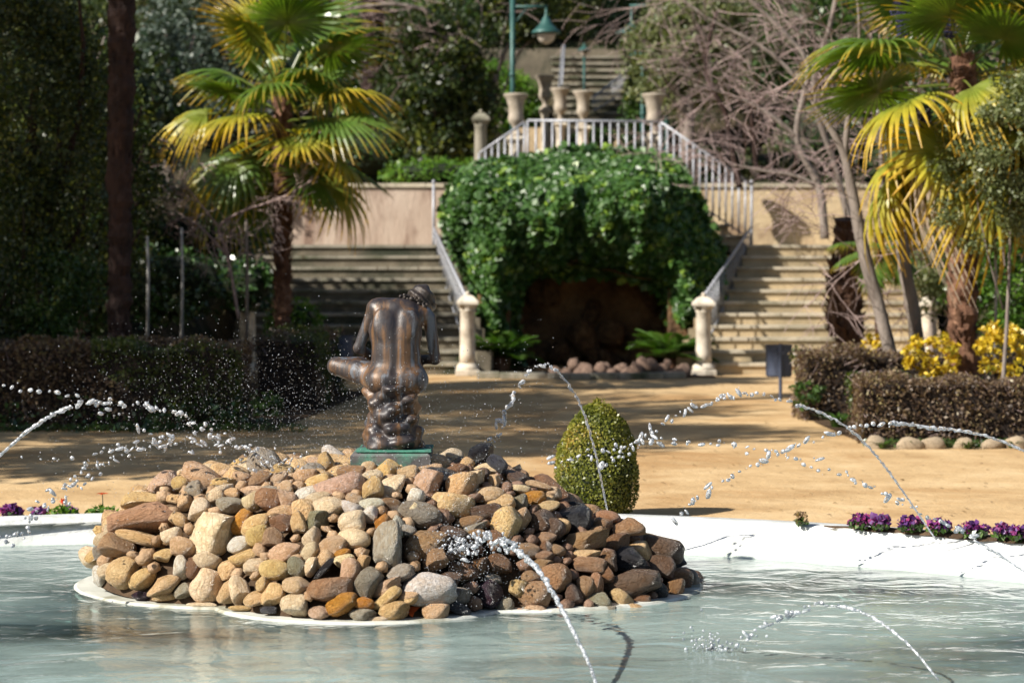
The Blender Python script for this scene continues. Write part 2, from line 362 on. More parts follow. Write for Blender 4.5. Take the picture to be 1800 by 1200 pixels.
def water_mat():
    m, t, o = nodes('pool_water'); v = coords(t)
    h1 = noise(t, coords(t, (1, 1.2, 1)), 3.0, 3, .5, .8); h2 = noise(t, v, 11, 4, .6, .3)
    a = nd(t, 'Math', _operation='MULTIPLY_ADD'); t.links.new(h2, a.inputs[0]); a.inputs[1].default_value = .16; t.links.new(h1, a.inputs[2])
    bp = nd(t, 'Bump', Strength=.6, Distance=.026); t.links.new(a.outputs[0], bp.inputs['Height'])
    tr = nd(t, 'BsdfTransparent'); tr.inputs[0].default_value = (.74, .95, .95, 1)
    gl = nd(t, 'BsdfGlossy', Roughness=.07); gl.inputs[0].default_value = (1, 1, 1, 1)
    fr = nd(t, 'Fresnel', IOR=1.33); t.links.new(bp.outputs[0], fr.inputs['Normal']); t.links.new(bp.outputs[0], gl.inputs['Normal'])
    df = nd(t, 'BsdfDiffuse'); df.inputs[0].default_value = (.62, .80, .75, 1)       # milky, slightly turbid water
    tb = nd(t, 'MixShader'); t.links.new(ramp(t, noise(t, coords(t, (.6, 1.3, 1)), .55, 4, .6, .4), [(.36, (.04, .04, .04)), (.64, (.46, .46, .46))]), tb.inputs[0])
    t.links.new(tr.outputs[0], tb.inputs[1]); t.links.new(df.outputs[0], tb.inputs[2]); tr = tb
    mx = nd(t, 'MixShader'); t.links.new(fr.outputs[0], mx.inputs[0]); t.links.new(tr.outputs[0], mx.inputs[1]); t.links.new(gl.outputs[0], mx.inputs[2])
    t.links.new(mx.outputs[0], o.inputs[0]); return m
M['water'] = water_mat()
def floor_mat():
    m, t, o = nodes('pool_floor'); v = coords(t)
    c = ramp(t, noise(t, v, .9, 5, .6, .3), [(.33, (.30, .52, .52)), (.48, (.50, .70, .66)), (.62, (.74, .82, .77))])
    # silt that has settled round the stone mound
    sp = nd(t, 'SeparateXYZ'); tc = nd(t, 'TexCoord'); t.links.new(tc.outputs['Object'], sp.inputs[0])
    vm = nd(t, 'VectorMath', _operation='DISTANCE'); mp = nd(t, 'Mapping'); mp.inputs['Scale'].default_value = (.85, 1.1, 0)
    t.links.new(tc.outputs['Object'], mp.inputs[0]); t.links.new(mp.outputs[0], vm.inputs[0]); vm.inputs[1].default_value = (-.6*.85, 12.1*1.1, 0)
    ad = nd(t, 'Math', _operation='MULTIPLY_ADD'); t.links.new(noise(t, v, 1.3, 6, .7, .5), ad.inputs[0]); ad.inputs[1].default_value = 1.5
    t.links.new(vm.outputs['Value'], ad.inputs[2])
    g = nd(t, 'MapRange'); g.inputs[1].default_value = 2.2; g.inputs[2].default_value = 2.7; g.inputs[3].default_value = 1; g.inputs[4].default_value = 0
    t.links.new(ad.outputs[0], g.inputs[0])
    silt = ramp(t, noise(t, v, 16, 6, .75), [(.3, (.16, .105, .055)), (.6, (.44, .33, .20))])
    c = mixc(t, g.outputs[0], c, silt)
    b = nd(t, 'BsdfPrincipled', Roughness=.8); t.links.new(c, b.inputs['Base Color'])
    t.links.new(b.outputs[0], o.inputs[0]); return m
M['floor'] = floor_mat()
def drop_mat():
    m, t, o = nodes('water_drops')
    g = nd(t, 'BsdfGlass', Roughness=.02, IOR=1.33); g.inputs[0].default_value = (.97, .98, 1, 1)
    d = nd(t, 'BsdfDiffuse'); d.inputs[0].default_value = (.85, .88, .92, 1)
    tl = nd(t, 'BsdfTranslucent'); tl.inputs[0].default_value = (.85, .88, .95, 1)
    m1 = nd(t, 'MixShader'); m1.inputs[0].default_value = .5; t.links.new(d.outputs[0], m1.inputs[1]); t.links.new(tl.outputs[0], m1.inputs[2])
    f = ramp(t, noise(t, coords(t), 60, 2), [(.44, (.12, .12, .12)), (.56, (.95, .95, .95))])
    m2 = nd(t, 'MixShader'); t.links.new(f, m2.inputs[0]); t.links.new(g.outputs[0], m2.inputs[1]); t.links.new(m1.outputs[0], m2.inputs[2])
    gs = nd(t, 'BsdfGlossy', Roughness=.12); m3 = nd(t, 'MixShader'); m3.inputs[0].default_value = .12
    t.links.new(m2.outputs[0], m3.inputs[1]); t.links.new(gs.outputs[0], m3.inputs[2])
    t.links.new(m3.outputs[0], o.inputs[0]); return m
M['drop'] = drop_mat()

# ------------------------------------------------------------------ foliage helpers
def rand_unit(n):
    v = N.normal(size=(n, 3)); return v/np.linalg.norm(v, axis=1)[:, None]
def leaves(P, size, asp=.55, nrm=None, nb=.8, up=.0, along=None, ab=1.0):
    """kite leaf with a fold at every point; returns V (4n,3), F (n,4)"""
    P = np.asarray(P, float); n = len(P)
    nn = rand_unit(n)
    if nrm is not None: nn = nn*(1-nb) + nrm*nb
    nn[:, 2] += up; nn /= np.linalg.norm(nn, axis=1)[:, None]+1e-9
    d = rand_unit(n)
    if along is not None: d = d*(1-ab) + along*ab
    d -= nn*(d*nn).sum(1)[:, None]; d /= np.linalg.norm(d, axis=1)[:, None]+1e-9
    w = np.cross(nn, d)
    s = (size if hasattr(size, '__len__') else np.full(n, size))[:, None]
    fold = nn*s*.10
    V = np.stack([P-d*s*.5, P+w*s*asp*.5+fold, P+d*s*.5, P-w*s*asp*.5+fold], 1).reshape(-1, 3)
    return V, np.arange(4*n).reshape(n, 4)
def leafobj(name, P, size, mat, parent=None, var=None, **kw):
    V, F = leaves(P, size, **kw)
    if var is None: var = N.random(len(F))
    me = npmesh(name, V, [F], mat, attrs={'var': ('FACE', var)})
    return link(name, me, parent)
def clumps(c, r, nclump, per, spread=.28, shell=.55):
    """leaf points in clumps through an ellipsoid crown"""
    d = rand_unit(nclump); rad = (shell + (1-shell)*N.random(nclump))**.6
    C = d*rad[:, None]*np.array(r)*.85
    C *= (1 + .28*vnoise(d*1.3, .35, int(nclump), 2))[:, None]
    P = np.repeat(C, per, 0)
    e = rand_unit(len(P))*(N.random(len(P))**.5)[:, None]*np.mean(r)*spread
    e[:, 2] *= .7
    v = np.repeat(N.random(nclump), per)*.55 + N.random(len(P))*.45
    return P + e + np.array(c), v
def limb_path(a, b, bend=.15, n=5):
    a = Vector(a); b = Vector(b); L = (b-a).length; out = []
    off = Vector((R.uniform(-1, 1), R.uniform(-1, 1), R.uniform(-.3, .6)))*bend*L
    for i in range(n):
        t = i/(n-1); out.append(a.lerp(b, t) + off*math.sin(t*math.pi))
    return out
def tree(name, base, h, crown_c, crown_r, nclump, per, lsize, lm, label, cat='tree', group=None, tr=.12, bark='barkgrey', spread=.28, limbs=7, asp=.5, shell=.5):
    o = empty(name, base, label, cat, group)
    b = Vector(base); cc = Vector(crown_c) - b
    mb = MB(); top = Vector((cc.x, cc.y, min(h, cc.z+crown_r[2]*.5)))
    mb.tube(limb_path((0, 0, -.1), top, .05, 7), [tr*(1-.75*i/6) for i in range(7)], 8, jit=.08)
    for k in range(limbs):
        t = R.uniform(.25, .85); a = Vector((0, 0, 0)).lerp(top, t)
        e = cc + Vector((R.uniform(-.75, .75)*crown_r[0], R.uniform(-.75, .75)*crown_r[1], R.uniform(-.6, .7)*crown_r[2]))
        mb.tube(limb_path(a, e, .12, 5), [tr*.4*(1-.2*i) for i in range(5)], 5)
    mb.build('trunk', M[bark], o, True)
    P, v = clumps(cc, crown_r, nclump, per, spread, shell)
    s = lsize*(.6+.8*N.random(len(P)))
    leafobj('crown', P, s, M[lm], o, v, asp=asp, up=.25)
    return o
def twigs(mb, p, d, L, r, depth, rng, droop=0, spread=.6, sides=3, kids=(2, 4), rmin=.003):
    """recursive bare twigs"""
    n = 4; pts = [p]; q = p.copy(); dd = d.copy()
    for i in range(n):
        dd = (dd + Vector((rng.gauss(0, .16), rng.gauss(0, .16), rng.gauss(0, .14)-droop))).normalized()
        q = q + dd*L/n; pts.append(q.copy())
    mb.tube(pts, [max(rmin, r*(1-.13*i)) for i in range(n+1)], sides if r < .015 else 5, cap=False)
    if depth <= 0: return
    for k in range(rng.randint(*kids)):
        i = rng.randint(1, n); nd_ = (dd + Vector((rng.gauss(0, spread), rng.gauss(0, spread), rng.gauss(0, spread)))).normalized()
        twigs(mb, pts[i], nd_, L*rng.uniform(.55, .85), r*.6, depth-1, rng, droop, spread, sides, kids, rmin)

# ------------------------------------------------------------------ ground, terrain
PC = (-1.0, 9.1); PR = 5.73        # pool circle
def grid_obj(name, xs, ys, zf, mat, smooth=True):
    X, Y = np.meshgrid(xs, ys); Z = zf(X, Y)
    V = np.stack([X, Y, Z], -1).reshape(-1, 3); nx = len(xs); ny = len(ys)
    i = np.arange((ny-1)*(nx-1)); r_ = i//(nx-1); c_ = i % (nx-1); a = r_*nx+c_
    F = np.stack([a, a+1, a+nx+1, a+nx], 1)
    return link(name, npmesh(name, V, [F], mat, smooth))
def ring_sheet(name, r0, r1, z0, z1, mat, seg=128, c=PC, outer=None):
    V = []; F = []
    for k in range(seg):
        a = 2*math.pi*k/seg
        V.append((c[0]+r0*math.cos(a), c[1]+r0*math.sin(a), z0))
        if outer:
            dx, dy = math.cos(a), math.sin(a); q = outer/max(abs(dx), abs(dy)); V.append((c[0]+q*dx, c[1]+q*dy, z1))
        else: V.append((c[0]+r1*math.cos(a), c[1]+r1*math.sin(a), z1))
    for k in range(seg):
        a = 2*k; b = 2*((k+1) % seg); F.append((a, a+1, b+1, b))
    me = bpy.data.meshes.new(name); me.from_pydata(V, [], F); me.materials.append(mat)
    o = link(name, me); return o
prop(ring_sheet('court_ground', PR-.08, 0, 0, 0, M['sand'], outer=300), 'yellow sandy ground of the garden court', kind='structure')
def flat(name, poly, z, mat, label):
    me = bpy.data.meshes.new(name); me.from_pydata([(x, y, z) for x, y in poly], [], [tuple(range(len(poly)))]); me.materials.append(mat)
    return prop(link(name, me), label, kind='structure')
flat('flower_bed_soil', [(-16, 22.2), (-2.2, 22.6), (-1.7, 28.9), (-3.7, 31.5), (-3.9, 34), (-16, 34)], .012, M['soil'], 'dark soil of the planted bed on the left')
flat('flower_bed_soil', [(3.05, 20.55), (14, 20.6), (14, 34), (6.0, 34), (5.9, 29), (2.95, 23.7)], .012, M['soil'], 'dark soil of the planted bed on the right')
def hill(X, Y):
    side = np.clip((np.abs(X-1.1)-4.9)/1.2, 0, 1)
    z_mid = np.where(Y > 38.75, 2.79 + np.clip(Y-43.5, 0, 60)*.42, -.3)
    z_side = np.clip((Y-31)/7.5, 0, 1)*2.79 - .04 + np.clip(Y-41, 0, 60)*.42
    z_side = np.where(Y < 31, -.3, z_side)
    z = z_mid*(1-side)+z_side*side
    bump = .18*np.sin(X*1.7+np.sin(Y*1.3)*2)*np.sin(Y*1.1+X*.4)*np.clip((Y-40)/4, 0, 1)
    return z + bump
hl = grid_obj('hillside', np.arange(-40, 44, .5), np.concatenate([np.arange(30, 50, .25), np.arange(50, 100, 1.5)]), hill, M['litter'])
prop(hl, 'wooded hillside rising behind the stairs', kind='structure')

# ------------------------------------------------------------------ pool
def rim_inner(a):      # the inner slope is wider on the right
    x = math.cos(a); return 4.98 + .40*min(1, max(0, (.12-x)/.5))
ZW = -.08
def build_pool():
    seg = 200; V = []; F = []
    for k in range(seg):
        a = 2*math.pi*k/seg; ri = rim_inner(a); w = .012*math.sin(a*7)+.008*math.sin(a*17+1)
        prof = [(PR+.02, -.05), (PR+.02, .045), (PR-.01, .065), (PR-.2, .07), (PR-.24, .062), (PR-.246, .040), (PR-.262, .037), (ri+.22, .012+w*.3), (ri+.05+w, ZW+.01), (ri+w, ZW-.10), (ri-.08, -.36)]
        for r, z in prof: V.append((PC[0]+r*math.cos(a), PC[1]+r*math.sin(a), z))
    n = 11
    for k in range(seg):
        for j in range(n-1):
            a = k*n+j; b = ((k+1) % seg)*n+j; F.append((a, b, b+1, a+1))
    me = bpy.data.meshes.new('pool_wall'); me.from_pydata(V, [], F); me.materials.append(M['white'])
    me.polygons.foreach_set('use_smooth', [True]*len(F))
    o = link('pool_wall', me); prop(o, 'whitewashed round basin wall enclosing the fountain pool', 'pool wall')
build_pool()
def disc(name, r, z, mat, label, seg=96):
    V = [(PC[0]+r*math.cos(2*math.pi*k/seg), PC[1]+r*math.sin(2*math.pi*k/seg), z) for k in range(seg)]
    me = bpy.data.meshes.new(name); me.from_pydata(V, [], [tuple(range(seg))]); me.materials.append(mat)
    return prop(link(name, me), label, kind='structure')
disc('pool_floor', 5.55, -.34, M['floor'], 'pale turquoise pool floor with brown silt')
# water: gently waved sheet clipped to the basin
def water():
    nr, na = 90, 220; V = [(PC[0], PC[1], ZW)]; F4 = []; F3 = []
    rs = np.linspace(.1, 1, nr)
    for r in rs:
        for k in range(na):
            a = 2*math.pi*k/na; rr = r*(rim_inner(a)+.07); V.append((PC[0]+rr*math.cos(a), PC[1]+rr*math.sin(a), ZW))
    V = np.array(V)
    V[:, 2] += .0035*vnoise(V*np.array([.6, 1, 1]), .9, 3, 3) 
    for k in range(na): F3.append((0, 1+k, 1+(k+1) % na))
    for j in range(nr-1):
        for k in range(na):
            a = 1+j*na+k; b = 1+j*na+(k+1) % na; F4.append((a, a+na, b+na, b))
    return prop(link('water', npmesh('water', V, [np.array(F3), np.array(F4)], M['water'], True)), 'rippled pool water', kind='structure')
water()

# ------------------------------------------------------------------ stone mound
MC = (-.62, 12.4)
LOB = [(-1.30, 12.55, .97), (-.72, 11.86, .76), (.03, 12.45, .96), (-.6, 13.3, .85)]
def lob_R(th):
    dx, dy = math.cos(th), math.sin(th); best = .5
    for cx, cy, r in LOB:
        ox, oy = MC[0]-cx, MC[1]-cy; b = ox*dx+oy*dy; c = ox*ox+oy*oy-r*r; q = b*b-c
        if q > 0: best = max(best, -b+math.sqrt(q))
    return best
def build_slab(parent):
    V = []; seg = 160
    for k in range(seg):
        a = 2*math.pi*k/seg; r = lob_R(a)
        V.append((r*math.cos(a), r*math.sin(a)))
    n = seg; vv = [(x, y, -.36) for x, y in V] + [(x, y, ZW-.004) for x, y in V] + [(x*.985, y*.985, ZW+.010) for x, y in V]
    F = [(i, (i+1) % n, (i+1) % n+n, i+n) for i in range(n)] + [(i+n, (i+1) % n+n, (i+1) % n+2*n, i+2*n) for i in range(n)] + [tuple(range(2*n, 3*n))]
    me = bpy.data.meshes.new('base_slab'); me.from_pydata(vv, [], F); me.materials.append(M['slab'])
    link('base_slab', me, parent, (0, 0, 0))
def mound_H(x, y):
    dx, dy = x-MC[0], y-MC[1]; rr = math.hypot(dx, dy); s = rr/(lob_R(math.atan2(dy, dx))*.95)
    if s >= 1: return ZW-.3*(s-1)
    k = min(1, max(0, (dx+.3)/1.2))           # right side falls away more gently
    p = 5.0*(1-k)+1.9*k; q = .58*(1-k)+.80*k
    top = .635
    f = (1-s**p)**q
    fr = max(0, -dy)/1.0                      # front slope is a straight bank
    f = f*(1-.38*min(1, fr)*min(1, s*1.3)) 
    return ZW + top*f
def hit(px, py):
    dx, dz = (px-900)/FPX, -(py-HOR)/FPX
    D = 10.6
    while D < 13.9:
        if EYE+dz*D <= mound_H(dx*D, D): break
        D += .015
    else: return None
    return D
def stone_variant(i):
    V, F = ICO[3]; V = V.copy(); rg = np.random.default_rng(100+i)
    kind = i % 4; e = [2.0, 2.6, 3.4, 2.2][kind]
    V = np.sign(V)*np.abs(V)**(1.0)
    V /= (np.abs(V)**e).sum(1)[:, None]**(1/e)
    for k in range([3, 7, 9, 5][kind]):       # ground-off facets
        d = rg.normal(size=3); d /= np.linalg.norm(d); c = rg.uniform(.55, .88); h = V@d
        V = V - np.where(h > c, (h-c)*.93, 0)[:, None]*d
    V = V*(1+.10*vnoise(V, .30, 200+i, 2)+.040*vnoise(V, .8, 300+i, 3))[:, None]
    V[:, 0] += .12*rg.normal()*V[:, 2]**2
    V = V/np.abs(V).max(0)
    return npmesh('stone', V, [np.array(F)], M['riverstone'], True)
SV = [stone_variant(i) for i in range(26)]
PAL = dict(T=(.78, .54, .29), C=(.88, .71, .48), P=(.68, .47, .31), R=(.42, .23, .13), B=(.24, .13, .07), G=(.42, .37, .31), K=(.022, .022, .026),
           O=(.60, .27, .05), Y=(.76, .53, .24), W=(.82, .77, .67), N=(.40, .25, .14), D=(.16, .10, .07), V=(.30, .27, .19), U=(.055, .03, .045), L=(.07, .075, .09))
HAND = """282 852 54 38 8 P|257 880 82 30 5 T|257 918 124 60 3 R2|250 947 88 20 -15 T|301 941 36 32 0 C|372 943 78 86 0 C2|348 898 42 40 10 C|344 864 36 36 0 G|357 842 80 40 -22 P2|324 883 28 34 20 T
318 850 32 27 0 Y|378 876 32 36 0 C|405 888 47 28 0 G|440 880 30 36 0 C|424 916 46 26 60 O|447 925 54 40 30 T|425 838 32 20 -10 P|410 868 32 20 0 T|393 858 32 16 10 C|455 843 54 27 15 N
488 842 28 36 -45 P|472 880 50 46 0 R|477 863 44 18 -8 G|505 878 44 30 -55 P|537 837 40 30 10 P|573 815 30 38 0 Y|588 800 46 27 -30 W|597 854 86 48 5 P|610 831 58 24 0 N|655 863 36 48 0 Y
683 828 42 42 0 Y|653 840 38 22 15 C|647 822 24 22 -30 C|502 858 28 26 0 P|582 890 62 32 -5 C|618 893 38 26 -35 W|652 887 44 20 5 W|623 878 30 22 -20 P|488 903 52 26 0 T|493 922 52 30 0 B
555 915 42 36 10 V|528 920 30 42 20 T|485 948 44 38 0 N|455 945 42 46 30 Y|612 922 54 40 10 C|623 948 54 36 -5 C|545 947 36 32 35 C|584 962 52 34 25 P|673 918 30 38 -20 O|678 970 50 98 -3 G2
700 927 20 38 20 W|647 905 30 28 0 W|720 900 34 34 0 C|502 970 56 30 10 P|483 1002 54 34 -5 Y|442 998 46 24 8 C|522 998 32 36 0 V|545 995 24 36 -10 C|567 983 36 26 40 T|545 970 32 28 30 C
523 1030 52 30 -15 P|478 1048 42 42 0 Y|515 1066 47 40 0 C|580 1038 76 50 10 R3|602 1063 52 34 15 O2|567 1003 52 12 48 K|613 1005 36 42 -10 P|640 1025 46 50 -25 V|678 1032 56 25 24 P|678 1051 58 24 35 T
690 1074 54 32 8 Y|635 1081 47 24 0 G|563 1077 40 22 -10 P|425 1038 42 52 15 C|463 1025 26 30 0 T|468 1073 34 14 0 L|597 975 37 16 20 O|638 988 24 28 0 T|717 1051 42 22 8 T|605 985 36 22 15 C
663 1089 42 12 0 C|640 1060 32 20 -5 O2|215 965 78 44 -12 N|185 983 26 34 -15 T|215 1008 66 52 15 T|173 1013 22 34 0 W|250 1018 48 32 35 Y|288 1030 62 30 20 T|358 1026 62 68 0 C2|318 1000 32 44 15 W
340 995 30 44 -15 B|362 984 48 32 -10 C|321 963 44 36 0 T|320 1042 32 26 30 G|282 977 38 20 0 T|405 998 34 50 -40 T|288 1048 38 14 5 T|358 1063 55 11 0 C|247 1047 34 16 0 U|422 1069 38 10 0 Y
750 853 50 58 -8 P|717 832 37 34 0 P|745 822 62 16 4 P|807 855 57 54 0 T|793 890 74 50 -5 T|738 905 72 44 -10 V|790 805 48 28 12 C|817 817 28 26 -30 T|845 798 48 32 22 K|875 815 36 24 -35 L
855 825 52 20 -8 C|833 842 40 30 15 C|868 845 26 22 -15 T|860 870 52 28 5 P|878 886 50 28 8 T|905 840 46 24 -35 D|938 853 64 16 -14 T|915 860 34 16 -5 C|940 875 38 32 0 O3|967 867 38 22 -10 P
957 892 50 18 12 T|913 882 30 32 0 V|825 917 47 20 12 N|890 923 50 54 35 T|915 912 30 50 -30 P|950 918 52 40 0 D|747 957 80 44 30 N|957 947 46 22 5 N|830 930 54 16 20 G|837 943 34 24 10 N
717 933 28 20 0 G|760 987 50 38 35 N|752 1035 88 54 0 W2|718 1050 42 22 8 T|760 1075 54 36 -8 T|838 997 34 38 0 B|883 995 52 38 0 B|930 967 38 28 -20 N|955 977 38 18 -5 N|953 995 36 26 0 N
965 965 32 24 -15 B|933 1013 32 18 0 N|977 1018 54 52 30 R|942 1047 54 52 35 N2|912 1035 32 36 0 T|888 1065 30 32 0 G|940 1076 40 22 0 P|913 1075 22 16 0 P|870 1020 36 22 10 G|810 1047 34 30 0 G
803 1068 50 20 -20 L|855 1047 54 46 0 U|1010 914 62 56 0 K|1056 926 46 34 10 N|1106 930 58 36 5 N|1070 908 40 20 -10 R|1024 954 92 40 14 N|1080 956 52 30 24 B|1118 953 30 16 0 O|1026 978 58 22 5 T
1028 994 68 28 -5 N|1066 990 32 38 0 B|1110 986 62 44 -5 K|1168 962 74 46 -28 D|1160 1000 50 42 -15 D|1190 988 26 24 20 L|1210 1020 52 44 -45 B|1110 1028 96 46 5 D|1032 1034 34 42 0 N|1056 1056 50 26 5 V
1092 1054 42 28 -42 T|1156 1038 34 34 0 K|1184 1034 38 36 0 B|1118 1072 30 20 0 T|1068 1074 30 18 20 G|972 930 42 38 0 D|1008 1046 48 28 -60 D|1050 1030 22 46 0 R|978 968 30 22 0 N|1128 1052 32 16 0 B"""
mound = empty('rock_mound', (MC[0], MC[1], 0), 'heaped mound of tan, brown and black river stones rising from the pool', 'stone mound')
build_slab(mound)
def build_mound():
    # rubble core so that gaps between stones stay dark
    V = []; F4 = []; nr, na = 26, 72
    for j in range(nr):
        for k in range(na):
            a = 2*math.pi*k/na; r = lob_R(a)*.93*(j/(nr-1)); x, y = MC[0]+r*math.cos(a), MC[1]+r*math.sin(a)
            V.append((x-MC[0], y-MC[1], mound_H(x, y)-.12))
    for j in range(nr-1):
        for k in range(na):
            a = j*na+k; b = j*na+(k+1) % na; F4.append((a, a+na, b+na, b))
    link('rubble_core', npmesh('rubble_core', V, [np.array(F4)], M['soil'], True), mound)
    placed = []; cand = []
    for row in HAND.replace('\n', '|').split('|'):  # right-side rows use darker codes: wet stone with shade painted in
        q = row.split(); px, py, w, h, rot = map(float, q[:5]); c = PAL[q[5][0]]; big = q[5]
        D = hit(px, py)
        if D is None:
            D = hit(px, py+h*.6) or hit(px, py+h) or hit(px, py+2*h)
            if D is None:
                D = 12.6
        sc = FPX/D; sx, sz = w/sc*.57, h/sc*.57; sy = .55*(sx+sz) if sx < 2.2*sz else .8*sz+.2*sx
        cand.append((px, py, D, sx, sy, sz, rot, c, big))
    labels = {'R2': 'large smooth reddish slab', 'C2': 'big rounded cream boulder', 'G2': 'tall upright grey-tan stone', 'R3': 'pitted rust-brown stone', 'O3': 'shiny wet orange-brown pebble',
              'K': 'black stone', 'W2': 'big pale grey stone', 'O2': 'ochre yellow stone', 'N2': 'orange-brown boulder', 'U': 'dark purple-black stone', 'L': 'dark slate-blue stone', 'P2': 'pale pink-white stone'}
    n = 0
    for px, py, D, sx, sy, sz, rot, c, big in cand:
        p = at(px, py, D); p.y += sy*.35
        o = link('stone', SV[R.randrange(len(SV))], mound, p - Vector((MC[0], MC[1], 0)))
        o.scale = (sx, sy, sz); o.rotation_euler = (R.uniform(-.2, .2), -math.radians(rot), R.uniform(-.25, .25))
        k = R.uniform(.85, 1.1); o.color = (c[0]*k, c[1]*k*R.uniform(.95, 1.05), c[2]*k*R.uniform(.9, 1.1), 1)
        if big in labels: o['label'] = labels[big]
        placed.append((p, (sx+sy+sz)/3)); n += 1
    # fillers over the rest of the mound, large first
    cols_l = 'TTCCYTCCTWCNYPTG'; cols_r = 'NNBDTGNBNTDKT'  # right palette is darker: wet stone plus shade put into the colour
    stuff = MB(); stuffc = []
    pts = np.array([q[0][:] for q in placed]); rad = np.array([q[1] for q in placed])
    rg = random.Random(4)
    sm = bpy.data.meshes.new('tmp')
    small = [[], []]
    for tries in range(26000):
        r = .088 - .051*min(1, tries/12000)
        r *= rg.uniform(.8, 1.15)
        a = rg.uniform(0, 2*math.pi); q = math.sqrt(rg.random())*.98; rr = lob_R(a)*.95*q
        x, y = MC[0]+rr*math.cos(a), MC[1]+rr*math.sin(a); z = mound_H(x, y)-r*.35-.01
        if abs(x+.61) < .19 and abs(y-12.45) < .19: continue
        p = np.array((x, y, z)); d = np.linalg.norm(pts-p, axis=1)
        if (d < (rad+r)*.80).any(): continue
        visible = y < 12.9 and z > -.1
        pts = np.vstack([pts, p]); rad = np.append(rad, r)
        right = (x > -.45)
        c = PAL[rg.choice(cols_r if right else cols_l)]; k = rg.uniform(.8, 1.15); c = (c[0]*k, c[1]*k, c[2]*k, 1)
        sc = (r*rg.uniform(.95, 1.45), r*rg.uniform(.8, 1.2), r*rg.uniform(.55, .95)); e = Euler((rg.uniform(-.5, .5), rg.uniform(-.6, .6), rg.uniform(0, 6.28)))
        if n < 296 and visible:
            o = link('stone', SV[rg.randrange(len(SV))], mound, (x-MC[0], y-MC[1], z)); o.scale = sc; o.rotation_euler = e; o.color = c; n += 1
        else:
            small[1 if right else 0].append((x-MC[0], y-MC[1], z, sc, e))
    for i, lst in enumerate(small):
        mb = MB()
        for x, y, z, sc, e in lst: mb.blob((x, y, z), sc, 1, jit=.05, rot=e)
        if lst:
            o = mb.build('small_stones', M['riverstone'], mound, True); o['kind'] = 'stuff'; o.color = (.40, .27, .16, 1) if i == 0 else (.2, .12, .08, 1)  # right heap coloured darker, wet tone and painted shade together
build_mound()

# ------------------------------------------------------------------ bronze statue (signed distance field)
def sdf_mesh(name, fn, lo, hi, h, mat, parent, iso=0):
    import openvdb as vdb
    n = [int(math.ceil((hi[i]-lo[i])/h)) for i in range(3)]
    ax = [lo[i]+h*np.arange(n[i]) for i in range(3)]
    X, Y, Z = np.meshgrid(*ax, indexing='ij')
    A = fn(X, Y, Z).astype(np.float32)
    g = vdb.FloatGrid(1.0); g.copyFromArray(A)
    P, T, Q = g.convertToPolygons(isovalue=iso, adaptivity=0)
    P = np.array(P)*h + np.array(lo)
    fs = []
    if len(T): fs.append(np.array(T, np.int32)[:, ::-1])
    if len(Q): fs.append(np.array(Q, np.int32)[:, ::-1])
    return link(name, npmesh(name, P, fs, mat, True), parent)
def cap(X, Y, Z, a, b, ra, rb):
    ax, ay, az = a; bx, by, bz = b; ux, uy, uz = bx-ax, by-ay, bz-az; L = ux*ux+uy*uy+uz*uz
    t = np.clip(((X-ax)*ux+(Y-ay)*uy+(Z-az)*uz)/L, 0, 1)
    return np.sqrt((X-ax-ux*t)**2+(Y-ay-uy*t)**2+(Z-az-uz*t)**2) - (ra+(rb-ra)*t)
def ell(X, Y, Z, c, r, tilt=0, roll=0):
    x, y, z = X-c[0], Y-c[1], Z-c[2]
    ct, st = math.cos(tilt), math.sin(tilt); y, z = y*ct+z*st, -y*st+z*ct
    cr, sr = math.cos(roll), math.sin(roll); x, z = x*cr-z*sr, x*sr+z*cr
    k0 = np.sqrt((x/r[0])**2+(y/r[1])**2+(z/r[2])**2); k1 = np.sqrt((x/r[0]**2)**2+(y/r[1]**2)**2+(z/r[2]**2)**2)+1e-9
    return k0*(k0-1)/k1
def smin(a, b, k):
    h = np.clip(.5+.5*(b-a)/k, 0, 1); return b*(1-h)+a*h-k*h*(1-h)
def smax(a, b, k): return -smin(-a, -b, k)
SC = 343.0
def Q(px, py, y=0): return ((px-700)/SC, y, (786-py)/SC)
